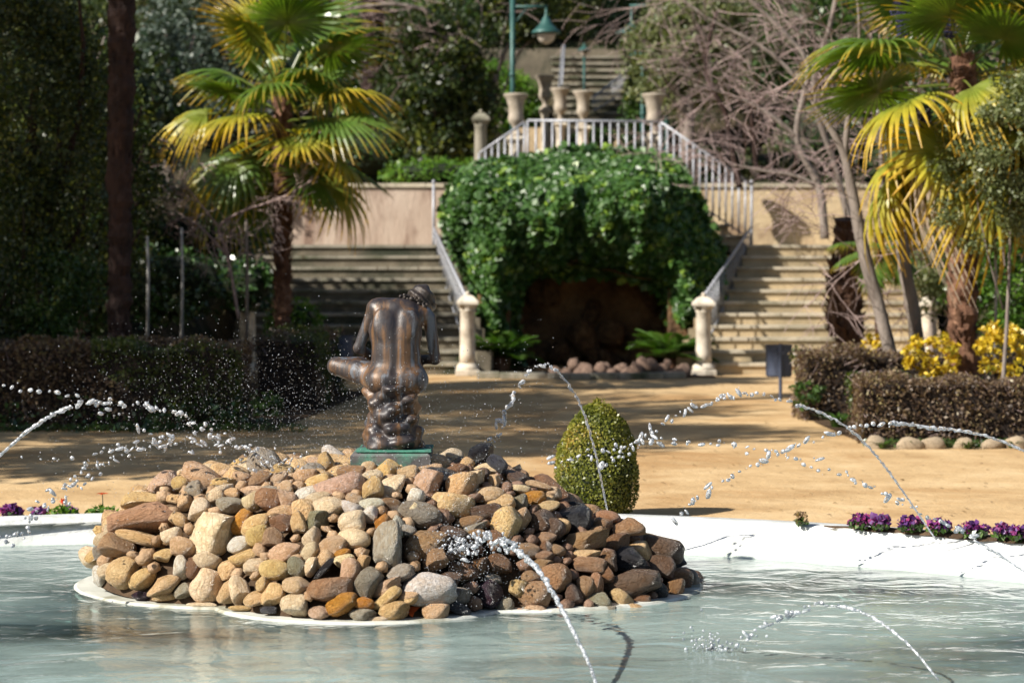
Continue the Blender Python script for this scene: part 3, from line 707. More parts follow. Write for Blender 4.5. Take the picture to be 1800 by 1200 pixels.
def body_fn(X, Y, Z):
    d = ell(X, Y, Z, Q(698, 668, .01), (.144, .105, .074))                           # pelvis
    for px in (673, 721): d = smin(d, ell(X, Y, Z, Q(px, 668, -.018), (.080, .072, .064)), .07)   # buttocks
    d = smin(d, ell(X, Y, Z, Q(696, 628, .012), (.127, .084, .11), .15), .05)          # waist
    d = smin(d, ell(X, Y, Z, Q(695, 585, .03), (.136, .088, .12), -.25), .05)          # rib cage
    d = smin(d, ell(X, Y, Z, Q(696, 550, .055), (.135, .080, .075), -.6, .12), .04)    # upper back
    d = smin(d, ell(X, Y, Z, Q(664, 541, .06), (.062, .060, .050)), .03)               # shoulders
    d = smin(d, ell(X, Y, Z, Q(742, 554, .07), (.053, .054, .050)), .03)
    d = smin(d, cap(X, Y, Z, Q(716, 543, .08), Q(734, 528, .13), .050, .042), .035)    # neck
    d = smin(d, ell(X, Y, Z, Q(739, 532, .155), (.072, .088, .074), -.7), .015)        # head
    d = smin(d, ell(X, Y, Z, Q(741, 541, .205), (.040, .045, .045)), .02)              # face, bowed
    d = smin(d, ell(X, Y, Z, Q(742, 543, .248), (.010, .014, .014)), .012)             # nose
    for s, px in ((-1, 672), (1, 722)):                                                # shoulder blades
        d = smin(d, ell(X, Y, Z, Q(px, 568, -.030), (.042, .016, .060), -.2, .15*s), .045)
    d = smax(d, -cap(X, Y, Z, Q(700, 545, -.048), Q(697, 600, -.088), .008, .011), .026) # spine groove
    d = smax(d, -cap(X, Y, Z, Q(697, 600, -.088), Q(697, 650, -.098), .010, .012), .03)
    d = smax(d, -cap(X, Y, Z, Q(697, 668, -.118), Q(697, 700, -.108), .006, .012), .016)
    # left arm: upper arm down and out, forearm forward to the foot
    d = smin(d, cap(X, Y, Z, Q(655, 547, .06), Q(629, 612, .070), .036, .027), .008)
    d = smin(d, cap(X, Y, Z, Q(629, 612, .070), Q(660, 636, .17), .028, .022), .012)
    d = smin(d, cap(X, Y, Z, Q(660, 636, .17), Q(690, 634, .22), .022, .018), .012)
    # right arm
    d = smin(d, cap(X, Y, Z, Q(754, 560, .07), Q(764, 632, .070), .035, .027), .008)
    d = smin(d, cap(X, Y, Z, Q(764, 632, .070), Q(734, 634, .15), .028, .022), .012)
    d = smin(d, cap(X, Y, Z, Q(734, 634, .15), Q(705, 628, .21), .025, .018), .012)
    # crossed left leg: thigh out to the knee, shin back across
    d = smin(d, cap(X, Y, Z, Q(668, 664, .03), Q(588, 645, .13), .076, .046), .03)
    d = smin(d, cap(X, Y, Z, Q(588, 645, .13), Q(690, 640, .25), .046, .034), .012)
    d = smin(d, cap(X, Y, Z, Q(690, 640, .25), Q(716, 652, .27), .032, .022), .012)
    # right leg: thigh forward, shin down to the ground
    d = smin(d, cap(X, Y, Z, Q(722, 664, .04), Q(722, 650, .25), .074, .052), .03)
    d = smin(d, cap(X, Y, Z, Q(722, 650, .25), Q(716, 735, .24), .048, .032), .012)
    d = smin(d, cap(X, Y, Z, Q(716, 735, .24), Q(716, 766, .25), .030, .024), .012)
    d = smin(d, cap(X, Y, Z, Q(716, 770, .24), Q(714, 776, .31), .024, .017), .012)
    for i, (fx, fy) in enumerate(((684, 629), (690, 632), (697, 634), (703, 631), (709, 629))):   # fingers at the foot
        d = smin(d, cap(X, Y, Z, Q(fx, fy, .215), Q(fx+1, fy+5, .245), .0065, .0055), .004)
    return d
def hair_fn(X, Y, Z):
    d = ell(X, Y, Z, Q(738, 530, .145), (.078, .094, .079), -.7)
    ph = 70*(X*.8+Y*.5+Z*.3)+2.2*np.sin(38*Z+20*X); w = .0050*np.sin(ph)+.0035*np.sin(95*Z+40*Y+2*np.sin(50*X))
    d = d + w
    for i in range(26):                                      # loose curls along the nape
        a = i/25; px = 703+ 44*a + 3*math.sin(i*2.3); py = 521 + 3*math.sin(i*1.7) + 18*a**2
        yy = .055+.012*math.sin(i*1.3)
        d = smin(d, np.sqrt((X-(px-700)/SC)**2+(Y-yy)**2+(Z-(786-py)/SC)**2)-(.0085+.003*math.sin(i*3.1)), .004)
    face = ell(X, Y, Z, Q(741, 546, .215), (.055, .060, .060))
    return smax(d, -face, .01)
def rock_fn(X, Y, Z):
    t = np.clip(Z/.31, 0, 1); r = .152-.045*np.sin(t*3.0)*.6-.012*t
    A = np.arctan2(Y-.04, X+.03)
    lump = .013*np.sin(3*A+9*Z*4+1)+.008*np.sin(5*A-Z*52)+.004*np.sin(9*A+Z*90+2)+.010*np.abs(np.sin(Z*26+1.5*np.sin(A*2)))
    d = np.sqrt((X+.03)**2+((Y-.04)*.9)**2) - r - lump
    d = smax(d, Z-.325, .03); d = smax(d, -Z-.01, .02)
    for cx, cy, cz, rr in ((-.1, -.08, .05, .055), (-.03, -.11, .10, .05), (.05, -.10, .04, .06), (.07, -.08, .15, .05), (-.09, -.07, .17, .045), (-.02, -.10, .20, .05), (.06, -.09, .25, .045), (-.13, -.02, .09, .05), (.1, -.02, .09, .05), (0, -.12, .03, .045)):
        d = smin(d, np.sqrt((X-cx)**2+(Y-cy)**2+((Z-cz)*1.5)**2)-rr*.68, .045)
    return d
pl = at(700, 786, 12.4)
statue = empty('bronze_statue', pl, 'weathered bronze statue of a seated nude boy bowed over his crossed leg, seen from behind', 'statue')
sdf_mesh('body', body_fn, (-.40, -.16, -.02), (.27, .40, .88), .0052, M['bronze'], statue)
sdf_mesh('hair', hair_fn, (-.03, -.0, .68), (.20, .26, .88), .0032, M['hair'], statue)
sdf_mesh('rock_seat', rock_fn, (-.27, -.22, -.03), (.22, .26, .36), .006, M['bronze'], statue)
mb = MB(); mb.box(-.205, .175, -.16, .24, -.016, -.003, bev=.004); mb.build('bronze_plate', M['patina'], statue)
plinth_mat = surf('plinth_stone', [(.07, .065, .065), (.16, .15, .15)], 8, rough=.7, bump=.5, bscale=30, dist=.01, stain=(.05, .22, .15), stain_scale=4.0)
mb = MB(); mb.box(-.235, .17, -.175, .25, -.20, -.019, bev=.012); mb.build('plinth', plinth_mat, statue)

# ------------------------------------------------------------------ water jets
def catmull(P, n=10):
    P = [Vector(p) for p in P]; out = []
    for i in range(len(P)-1):
        a, b, c, d = P[max(i-1, 0)], P[i], P[i+1], P[min(i+2, len(P)-1)]
        for k in range(n):
            t = k/n; out.append(.5*((2*b)+(c-a)*t+(2*a-5*b+4*c-d)*t*t+(3*b-a-3*c+d)*t**3))
    out.append(P[-1]); return out
def jet(pix, D0, D1, solid, label, rs=.0070, rd=.0135, gap=.021, scatter=.006, splash=0, fade=0):
    """pix: arc in photo pixels from nozzle to landing; solid = share of the arc that is an unbroken stream"""
    n = len(pix); P = [at(px, py, D0+(D1-D0)*i/(n-1)) for i, (px, py) in enumerate(pix)]
    C = catmull(P, 14); L = [0]
    for a, b in zip(C, C[1:]): L.append(L[-1]+(b-a).length)
    tot = L[-1]; mb = MB(); o = empty('water_jet', C[0], label, 'water jet', 'thin jets arching over the pool'); rg = random.Random(int(pix[0][0]*7+pix[0][1]))
    def pos(s):
        for i in range(len(L)-1):
            if L[i+1] >= s: return C[i].lerp(C[i+1], (s-L[i])/max(1e-9, L[i+1]-L[i]))
        return C[-1]
    base = C[0].copy(); sl = tot*solid
    if solid > .02:
        s = 0; pts = []; rr = []
        while s < sl:
            k = s/sl; p = pos(s) - base
            w = .0035*k; p = p + Vector((rg.gauss(0, w), rg.gauss(0, w), rg.gauss(0, w)))
            pts.append(p); rr.append(rs*(.65+.45*k)*(1+rg.uniform(-.5, .5)*k**.7)); s += .012
        mb.tube(pts, rr, 7); mb.build('stream', M['drop'], o, True); mb = MB()
    s = sl
    while s < tot:
        k = (s-sl)/max(1e-6, tot-sl); p = pos(s)-base
        sc = scatter*(1+3*k*(1 if fade else .4)); p = p + Vector((rg.gauss(0, sc), rg.gauss(0, sc*2), rg.gauss(0, sc)))
        r = rd*rg.uniform(.42, 1.1)
        tg = (pos(min(tot, s+.01))-pos(max(0, s-.01))); e = (tg.to_track_quat('X', 'Z') @ Euler((rg.uniform(0, 6), rg.gauss(0, .5), rg.gauss(0, .5))).to_quaternion()) if rg.random() < .7 else Euler((rg.uniform(0, 6), rg.uniform(0, 6), 0)).to_quaternion()
        mb.blob(p, (r*rg.choice((.9, 1.1, 1.3, 1.8, 2.4)), r*rg.uniform(.7, 1.1), r*rg.uniform(.6, 1)), 2, rot=e, jit=.05)
        if rg.random() < .5:
            q = p + Vector((rg.gauss(0, .02), rg.gauss(0, .03), rg.gauss(0, .018))); mb.blob(q, r*rg.uniform(.2, .45), 1)
        s += gap*rg.uniform(.5, 1.7)*(1+.8*k*fade)
    if splash:
        e0 = C[-1]-base
        for i in range(splash):
            rr_ = abs(rg.gauss(0, .09)); a = rg.uniform(0, 6.28)
            q = e0 + Vector((rr_*math.cos(a), rr_*math.sin(a)*.5, abs(rg.gauss(0, .045)))); mb.blob(q, rg.uniform(.002, .008), 1)
    prop(mb.build('drops', M['drop'], o, True), kind='stuff')
    return o
jet([(1068, 900), (1058, 850), (1045, 790), (1022, 715), (990, 664), (957, 641), (925, 660), (897, 705), (876, 752), (862, 800)], 13.6, 12.7, .55, 'tall narrow water jet crossing in front of the clipped bush', splash=20)
jet([(1645, 948), (1600, 882), (1540, 800), (1480, 745), (1400, 710), (1310, 693), (1230, 711), (1170, 742), (1125, 773), (1085, 800), (1055, 822)], 13.1, 12.4, .48, 'long water jet arching left from the white rim on the right')
jet([(1850, 822), (1800, 792), (1740, 768), (1690, 757), (1640, 752), (1600, 746), (1555, 744), (1505, 752), (1450, 765), (1370, 795), (1300, 830), (1250, 860), (1212, 885), (1185, 920)], 12.6, 12.2, .42, 'wavering water jet entering from the right edge, breaking into beads', rs=.0090, gap=.034)
jet([(1850, 1022), (1800, 1003), (1720, 952), (1640, 912), (1590, 884), (1530, 855), (1450, 822), (1370, 800), (1290, 783), (1200, 775), (1120, 780), (1050, 797), (960, 812)], 11.6, 12.3, .16, 'low water jet crossing the frame as scattered blue beads on the right', rs=.006, rd=.0118, gap=.026, scatter=.008)
jet([(1052, 1215), (1035, 1165), (1008, 1110), (985, 1065), (958, 1018), (925, 980), (890, 957), (860, 950), (832, 956), (805, 970)], 9.3, 11.5, .62, 'bluish water jet falling onto the front of the stone mound', rs=.0105, rd=.011, gap=.010, scatter=.014, splash=160)
jet([(1650, 1195), (1600, 1135), (1550, 1095), (1500, 1070), (1450, 1062), (1405, 1072), (1365, 1088), (1330, 1108), (1300, 1128), (1250, 1148)], 9.4, 10.4, .42, 'small low water jet over the pool at lower right', rs=.006, rd=.0108, gap=.020, splash=120)
jet([(-40, 835), (0, 800), (50, 756), (110, 720), (170, 708), (240, 712), (300, 725), (350, 747), (400, 775), (440, 798), (480, 822)], 12.6, 12.3, .36, 'white water jet rising from the left edge then breaking over the mound', rs=.0095, rd=.0135, gap=.022, scatter=.008)
jet([(-40, 682), (0, 680), (50, 685), (100, 695), (150, 706), (195, 722), (235, 742), (270, 770), (300, 800)], 12.0, 12.4, .0, 'high beaded water jet entering at the left edge', rd=.0140, gap=.040, scatter=.007)
jet([(-30, 990), (10, 955), (45, 925), (80, 890), (115, 858), (150, 830), (190, 806), (240, 786), (300, 772), (360, 774), (420, 795), (490, 826)], 11.4, 12.2, .0, 'wide glittering spray jet in front of the left rim', rd=.0110, gap=.012, scatter=.018, splash=60)
jet([(-20, 790), (20, 799), (60, 806), (110, 811), (150, 822), (180, 838)], 12.2, 12.4, .0, 'short sparse string of drops at the left edge', rd=.0115, gap=.06)
def red_leaf():
    p = at(722, 1092, 11.28); p.z = ZW+.022; o = leafobj('fallen_leaf', np.array([[0, 0, .012], [.012, .004, .02]]), .075, surf('red_leaf', [(.40, .05, .012), (.55, .10, .02)], 20, rough=.35, bump=0), None, asp=.6, nrm=np.tile([0, -.5, .8], (2, 1)), nb=.9)
    o.location = p; prop(o, 'bright red fallen leaf at the foot of the stone mound', 'leaf')
red_leaf()
def mist():
    mb = MB(); n = 0; Vs = []; Fs = []
    V0, F0 = ICO[0]
    for i in range(6500):
        if i % 3: px, py = R.gauss(620, 190), R.gauss(745, 75)
        elif i % 2: px, py = R.gauss(330, 170), R.gauss(730, 90)
        else: px, py = R.gauss(820, 60), R.gauss(985, 50)
        if px > 1000 or px < -20 or py < 430: continue
        D = R.uniform(11.6, 13.2) if py < 800 else R.uniform(10.9, 11.6)
        if py > 830 and px < 700: D = R.uniform(11.0, 11.8)
        p = np.array(at(px, py, D)[:]); r = .0011+.0016*R.random()**3
        Vs.append(V0*r*np.array([1, 1, R.uniform(.8, 1.8)])+p); Fs.append(np.array(F0)+n); n += 6
    o = link('spray_mist', npmesh('spray_mist', np.concatenate(Vs), [np.concatenate(Fs)], M['drop'], True))
    prop(o, 'fine spray of water specks drifting round the statue', kind='stuff')
mist()

# ------------------------------------------------------------------ topiary and pool edge flowers
def topiary():
    c = Vector((.53, 15.02, 0)); o = empty('topiary_bush', c, 'clipped egg-shaped box bush, golden green, just behind the pool rim', 'bush')
    H = .72; rr = .268
    prof = [(rr*.72, 0), (rr*.92, .12), (rr*.98, .28), (rr*.9, .44), (rr*.66, .58), (rr*.3, .68), (.02, .70)]
    mb = MB(); mb.lathe([(r*.86, z*.97) for r, z in prof], seg=20); mb.build('twig_core', M['greencore'], o, True)
    n = 15000; z = N.random(n)**.85*H; r = np.interp(z, [p[1] for p in prof]+[H], [p[0] for p in prof]+[0]); a = N.random(n)*6.283
    rj = r*(1-.10*N.random(n)) + .010*np.sin(a*5+z*14)
    P = np.stack([rj*np.cos(a), rj*np.sin(a), z+N.normal(0, .006, n)], 1)
    P = np.concatenate([P, (rand_unit(900)*.12*N.random((900, 1)))+np.array([0, 0, .62])])
    nr = np.stack([np.cos(a), np.sin(a), (z-.25)*2], 1); nr /= np.linalg.norm(nr, axis=1)[:, None]; nr = np.concatenate([nr, np.tile([0, 0, 1.], (900, 1))])
    v = np.clip(.42*N.random(len(P))+.3+.28*vnoise(P, 2.2, 9, 2), 0, 1)
    leafobj('foliage', P, .017*(.7+.7*N.random(len(P))), M['box'], o, v, asp=.6, nrm=nr, nb=.45)
topiary()
# soil strip in the right part of the rim
def strip():
    V = []; F = []; angs = np.linspace(math.atan2(13.8-9.1, 2.75), math.atan2(11.5-9.1, 5.0), 40); rg = random.Random(3)
    for i, a in enumerate(angs):
        w = min(1, .35+i*.12); wr = min(1, .25+i*.12)
        for r, z in ((PR-.18+.06*wr, .068), (PR-.19+.03*wr, .066+.014*w), (PR-.20, .066+.018*w), (PR-.20-.03*wr, .066+.010*w), (PR-.215-.04*wr+rg.uniform(-.02, .015), .058)):
            V.append((PC[0]+r*math.cos(a), PC[1]+r*math.sin(a), z+rg.uniform(-.004, .004)))
    for i in range(39):
        for j in range(4): a = i*5+j; F.append((a, a+5, a+6, a+1))
    me = bpy.data.meshes.new('planter_soil'); me.from_pydata(V, [], F); me.materials.append(M['soil'])
    prop(link('planter_soil', me), 'dark soil strip planted along the white pool rim on the right', kind='structure')
strip()
def kale(px, py, D, w, label, cols='purple', n=150, h=.07):
    p = at(px, py, D); p.z = .075 if px > 1000 else .01
    w *= .92; h *= 1.2; o = empty('ornamental_flower', p, label, 'flower plant', 'purple bedding plants on the pool rim')
    P = rand_unit(n)*(N.random((n, 1))**.5)*np.array([w/2, .06, h/2]) + np.array([0, 0, h*.55])
    leafobj('petals', P, .034*(.6+.7*N.random(n)), M[cols], o, asp=.8, up=.5)
    P = rand_unit(90)*(N.random((90, 1))**.5)*np.array([w/2, .06, h/3]) + np.array([0, 0, h*.3])
    leafobj('leaves', P, .04, M['mid'], o, asp=.6)
rimD = lambda px, r=PR-.24: next((D for D in np.arange(15, 11, -.01) if math.hypot((px-900)/FPX*D-PC[0], D-PC[1]) < r), 13)
for px, w, lab in ((1517, .20, 'purple kale clump nearest the left end of the rim planting'), (1548, .13, 'small magenta kale clump second from the left on the rim'), (1600, .17, 'flat pale purple clump in the middle of the rim planting'),
                   (1650, .16, 'purple and pink kale clump left of where a jet crosses the rim'), (1712, .20, 'dark purple kale clump crossed by the falling bead jet'), (1762, .12, 'bright magenta kale clump near the right edge'), (1790, .14, 'dusty purple kale clump cut by the right edge of the frame')):
    kale(px, 930, rimD(px), w, lab)
p = at(1408, 920, rimD(1408)); kale(1408, 920, rimD(1408), .09, 'withered brown clump at the start of the rim planting', 'dry', 90, .06)
kale(20, 903, 14.72, .17, 'dark violet clump at the far left behind the rim', n=260, h=.08)
kale(70, 903, 14.8, .12, 'small violet clump right of the left edge behind the rim', n=150, h=.06)
kale(120, 903, 14.85, .14, 'violet clump beside the orange tulip bud behind the rim', n=150, h=.06)
def gazania(px, top, label, open_):
    p = at(px, 905, 14.75); p.z = 0; o = empty('orange_flower', p, label, 'flower plant', 'orange flowers behind the left rim')
    hz = at(px, top, 14.75).z
    P = rand_unit(160)*(N.random((160, 1))**.5)*np.array([.10, .07, .045]) + np.array([0, 0, .05])
    leafobj('leaves', P, .05, M['bright'], o, asp=.35, up=.3)
    mb = MB(); mb.tube([(0, 0, 0), (.004, 0, hz*.5), (0, 0, hz)], .003, 5); mb.build('stem', M['ivyold'], o)
    a = np.arange(12)/12*6.283; dirs = np.stack([np.cos(a), np.sin(a), np.full(12, .12 if open_ else 2.2)], 1); dirs /= np.linalg.norm(dirs, axis=1)[:, None]
    leafobj('petals', dirs*.019+np.array([0, 0, hz]), .04, M['orange'], o, asp=.5, along=dirs, ab=1.0, nrm=np.tile([0, 0, 1.], (12, 1)) if open_ else None)
gazania(180, 868, 'open orange flower on a thin stem beyond the left rim', True)
gazania(110, 885, 'half closed orange flower left of the open one behind the rim', False)

# ------------------------------------------------------------------ stairs, walls, railings
def lerp(a, b, t): return a+(b-a)*t
def flight(name, xi0, xi1, xo0, xo1, label, mr, mt, n=11):
    o = empty(name, ((xi0+xo0)/2, 33.4, 0), label, 'staircase', 'double stairs up to the terrace'); ox, oy = o.location.x, o.location.y
    for i in range(n):
        y0 = 33.4+.32*i; y1 = 36.95+.05; z = .165*(i+1); t0, t1 = i/n, 1
        a0, b0 = lerp(xi0, xi1, t0)-ox, lerp(xo0, xo1, t0)-ox; a1, b1 = xi1-ox, xo1-ox
        if a0 > b0: a0, b0, a1, b1 = b0, a0, b1, a1
        tn = (i+1.4)/n; a1 = lerp(a0, a1, min(1, 1.4/max(1.4, n-i))); b1 = lerp(b0, b1, min(1, 1.4/max(1.4, n-i)))
        yb = y0+.46-oy; y0 -= oy
        mb = MB(); mb.prism([(a0, y0), (b0, y0), (b1, yb), (a1, yb)], z-.175 if i else -.05, z-.047, 0)
        e = .035; mb.prism([(a0-.01, y0-e), (b0+.01, y0-e), (b1+.01, yb-.14), (a1-.01, yb-.14)], z-.045, z, 1)
        for k in range(R.randint(1, 3)):      # joints between tread slabs
            x = R.uniform(a0+.3, b0-.3); mb.box(x-.006, x+.006, y0-e-.003, y0-e+.003, z-.046, z+.001, 2)
        mb.build('step', [mr, mt, M['soil']], o)
    return o
flight('stone_staircase', -.50, -1.22, -3.62, -3.75, 'shaded grey stone flight on the left behind the statue', M['shadestep'], M['shadetread'])
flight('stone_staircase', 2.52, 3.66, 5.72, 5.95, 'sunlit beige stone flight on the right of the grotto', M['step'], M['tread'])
def landing(x0, x1, label, m):
    mb = MB(); mb.box(x0, x1, 36.92, 38.52, 1.5, 1.803, bev=.01); prop(mb.build('landing', m), label, kind='structure')
landing(-4.4, -1.22, 'stone landing above the left flight', M['shadetread']); landing(3.66, 6.6, 'stone landing above the right flight', M['tread'])
def sidewall(xs, y0, y1, z, m, label, thick=.22, dirn=-1, base=-.1):
    """solid stair cheek that rises with the flight"""
    mb = MB(); n = 11
    for i in range(n):
        t0, t1 = i/n, (i+1)/n
        xa, xb = lerp(xs[0], xs[1], t0), lerp(xs[0], xs[1], t1); ya, yb = lerp(y0, y1, t0), lerp(y0, y1, t1); zt = lerp(z[0], z[1], t1)
        mb.prism([(xa, ya), (xb, yb), (xb+thick*dirn, yb), (xa+thick*dirn, ya)][::1 if dirn < 0 else -1], base, zt)
    return prop(mb.build('stair_wall', m), label, 'stair wall')
sidewall((2.50, 3.64), 33.5, 36.95, (.17, 1.80), M['step'], 'inner cheek of the right flight beside the ivy')
sidewall((-.48, -1.20), 33.5, 36.95, (.17, 1.80), M['shadestep'], 'inner cheek of the left flight beside the ivy', dirn=1)
sidewall((5.75, 5.98), 33.5, 36.95, (.3, 1.95), M['wall'], 'outer cheek of the right flight', dirn=1)
sidewall((-3.66, -3.80), 33.5, 36.95, (.3, 1.95), M['shadestep'], 'outer cheek of the left flight', dirn=-1)
def bigwall(x0, x1, y0, y1, z0, z1, m, label, coping=True):
    o = empty('retaining_wall', ((x0+x1)/2, y0, z0), label, 'wall'); ox, oy, oz = o.location
    mb = MB(); n = int((x1-x0)/.4)+1
    mb.box(x0-ox, x1-ox, 0, y1-y0, 0, z1-z0-.07); mb.build('wall_face', m, o)
    x = x0
    while x < x1-.05:
        w = min(R.uniform(.55, .8), x1-x); mb = MB(); mb.box(x-ox+.004, x+w-ox-.004, -.035, y1-y0+.03, z1-z0-.068, z1-z0+R.uniform(-.004, .004), bev=.008); mb.build('coping_stone', M['tread'], o); x += w
    return o
bigwall(2.3, 8.5, 38.5, 39.1, 1.7, 2.80, M['wall'], 'sunlit cracked yellow retaining wall right of the ivy')
bigwall(-7.2, -.6, 38.5, 39.1, 1.7, 2.80, M['wallp'], 'pinkish streaked retaining wall left of the ivy')
# upper flights along the wall and terrace floor over the grotto
def upper(x0, x1, label, m, mt):
    o = empty('upper_flight', ((x0+x1)/2, 37.0, 1.8), label, 'staircase', 'upper flights to the terrace'); ox = o.location.x; n = 6
    for i in range(n):
        xa = lerp(x0, x1, i/n); z = (i+1)*1.0/n
        mb = MB(); a, b = sorted((xa-ox, x1-ox)); mb.box(a, b, .1, 1.45, z-1/n+.001 if i else 0, z-.042, 0)
        e = -.03 if x1 > x0 else .03; a, b = sorted((xa-ox+e, x1-ox)); mb.box(a, b, .06, 1.45, z-.04, z, 1); mb.build('step', [m, mt], o)
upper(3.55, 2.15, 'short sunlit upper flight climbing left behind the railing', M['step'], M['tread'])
upper(-1.15, .25, 'short upper flight climbing right above the left stairs', M['shadestep'], M['shadetread'])
mb = MB(); mb.box(.25, 2.15, 36.95, 38.78, 2.3, 2.802); prop(mb.build('terrace_floor', M['tread']), 'terrace floor over the grotto', kind='structure')
mb = MB(); mb.box(-3, 5.4, 38.3+.82, 45.5, 2.6, 2.80); prop(mb.build('terrace_ground', M['sand']), 'sandy terrace ground beyond the railing', kind='structure')
def railing(tops, bots, step, label, posts=True, r=.016, group='grey iron railings'):
    b0 = Vector(bots[0]); o = empty('iron_railing', b0, label, 'railing', group)
    T = [Vector(t)-b0 for t in tops]; B = [Vector(t)-b0 for t in bots]
    mb = MB(); mb.tube(T, .020, 8); mb.build('handrail', M['rail'], o, True)
    mb = MB(); mb.tube([b+Vector((0, 0, .05)) for b in B], .012, 6); mb.build('bottom_rail', M['rail'], o, True)
    for k in range(len(T)-1):
        L = (T[k+1]-T[k]).length; n = max(1, round(L/step)); me = None
        for i in range(n+(k == len(T)-2)):
            t = i/n; a = B[k].lerp(B[k+1], t); b = T[k].lerp(T[k+1], t); h = (b-a).length
            if me is None: mm = MB(); mm.tube([(0, 0, 0), (0, 0, 1)], r, 6); me = mm.mesh('baluster', M['rail'], True)
            q = link('baluster', me, o, a); q.scale = (1, 1, h)
    return o
railing([at(928, 212, 37), at(1160, 214, 37)], [(.24, 37, 2.80), (2.26, 37, 2.80)], .125, 'level grey railing along the terrace edge above the ivy')
railing([at(1162, 215, 37), at(1322, 325, 37)], [(2.28, 37, 2.78), (3.67, 37, 1.84)], .125, 'grey railing sloping down right from the terrace past the yellow wall')
railing([at(922, 215, 37), at(842, 270, 37)], [(.19, 37, 2.78), (-.505, 37, 2.31)], .125, 'grey railing sloping down left from the terrace into the ivy')
railing([(2.63, 33.35, 1.05), (3.67, 36.98, 2.10)], [(2.60, 33.45, .20), (3.665, 36.98, 1.70)], .19, 'pale grey railing beside the sunlit right stairs', r=.009)
railing([(-.62, 33.35, 1.05), (-1.2, 36.98, 2.08)], [(-.60, 33.45, .20), (-1.2, 36.98, 1.70)], .19, 'grey railing beside the left stairs behind the statue', r=.009)
def post(x, y, z0, z1, label):
    mb = MB(); mb.tube([(0, 0, 0), (0, 0, z1-z0)], .022, 8); mb.lathe([(.03, z1-z0), (.03, z1-z0+.03), (.01, z1-z0+.05)], seg=8)
    prop(mb.build('rail_post', M['rail'], None, True, (x, y, z0)), label, 'post', 'posts at the stair landings')
post(3.67, 37.03, 1.7, 2.76, 'grey corner post where the right railings meet'); post(-1.2, 37.03, 1.7, 2.76, 'grey corner post where the left railings meet')
def pillar(x, y, z, h, label, s=1, urn=False, group='stone newel pillars', m='stone'):
    o = empty('stone_pillar', (x, y, z), label, 'pillar', group)
    mb = MB(); mb.box(-.165*s, .165*s, -.165*s, .165*s, 0, .08*s, bev=.008); mb.lathe([(.155*s, .08*s), (.16*s, .11*s), (.14*s, .145*s), (.115*s, .17*s)], seg=20); mb.build('base', M[m], o)
    mb = MB(); mb.lathe([(.112*s, .168*s), (.108*s, .3*s), (.100*s, h-.26*s), (.108*s, h-.25*s), (.112*s, h-.225*s)], seg=24); mb.build('shaft', M[m], o, True)
    mb = MB(); mb.lathe([(.10*s, h-.226*s), (.13*s, h-.20*s), (.135*s, h-.17*s)], seg=20)
    mb.box(-.15*s, .15*s, -.15*s, .15*s, h-.17*s, h-.11*s, bev=.01*s)
    if not urn: mb.lathe([(.135*s, h-.11*s), (.09*s, h-.06*s), (.045*s, h-.035*s)], seg=20, sq=True); mb.lathe([(.02*s, h-.036*s), (.032*s, h-.015*s), (.026*s, h+.008*s), (.005*s, h+.02*s)], seg=12)
    mb.build('capital', M[m], o)
    return o
pillar(-.61, 33.2, 0, 1.14, 'stone newel pillar at the foot of the left stairs, right of the statue')
pillar(2.63, 33.2, 0, 1.12, 'pale pillar at the foot of the sunlit stairs, left of them', group='stone newel pillars')
pillar(-3.63, 33.2, 0, 1.14, 'half hidden pillar by the left palm trunk', 1.05)
pillar(5.73, 33.2, 0, 1.12, 'white pillar right of the two grey trunks', 1.05)
def urn(x, y, z, h, label, s=1):
    mb = MB(); k = h/.5
    prof = [(.085, 0), (.085, .03), (.05, .05), (.03, .09), (.05, .13), (.085, .17), (.095, .21), (.085, .26), (.09, .36), (.115, .44), (.145, .475), (.15, .49), (.13, .50), (.10, .46), (.02, .44)]
    mb.lathe([(r*k*s, zz*k) for r, zz in prof], seg=22)
    prop(mb.build('stone_urn', M['urn'], None, True, (x, y, z)), label, 'urn', 'stone urns on the terrace pillars')
for px, D, top, pt, zb, lab, s in ((907, 37.25, 165, 228, 2.80, 'left end of the terrace railing', 1), (1150, 37.25, 165, 228, 2.80, 'right end of the terrace railing', 1),
                                (985, 41.0, 155, 208, 2.80, 'left of the pair behind the terrace railing', .72), (1025, 39.8, 160, 212, 2.80, 'right of the pair behind the terrace railing', .85), (958, 44.0, 133, 186, 2.9, 'farthest, up beside the distant stairs', .7)):
    a = at(px, pt, D); b = at(px, top, D); pillar(a.x, D, zb, a.z-zb, 'stone pillar under the urn, '+lab, s, True, 'pillars carrying urns'); urn(a.x, D, a.z-.11*s+.001, b.z-a.z+.11*s, 'pale stone urn, '+lab, 1)
pillar(at(845, 0, 38.2).x, 38.2, 2.8, at(0, 195, 38.2).z-2.8, 'dark shade-toned pillar left of the terrace urns', .95, m='shadetread')  # dark tread material stands in for shade on this pillar
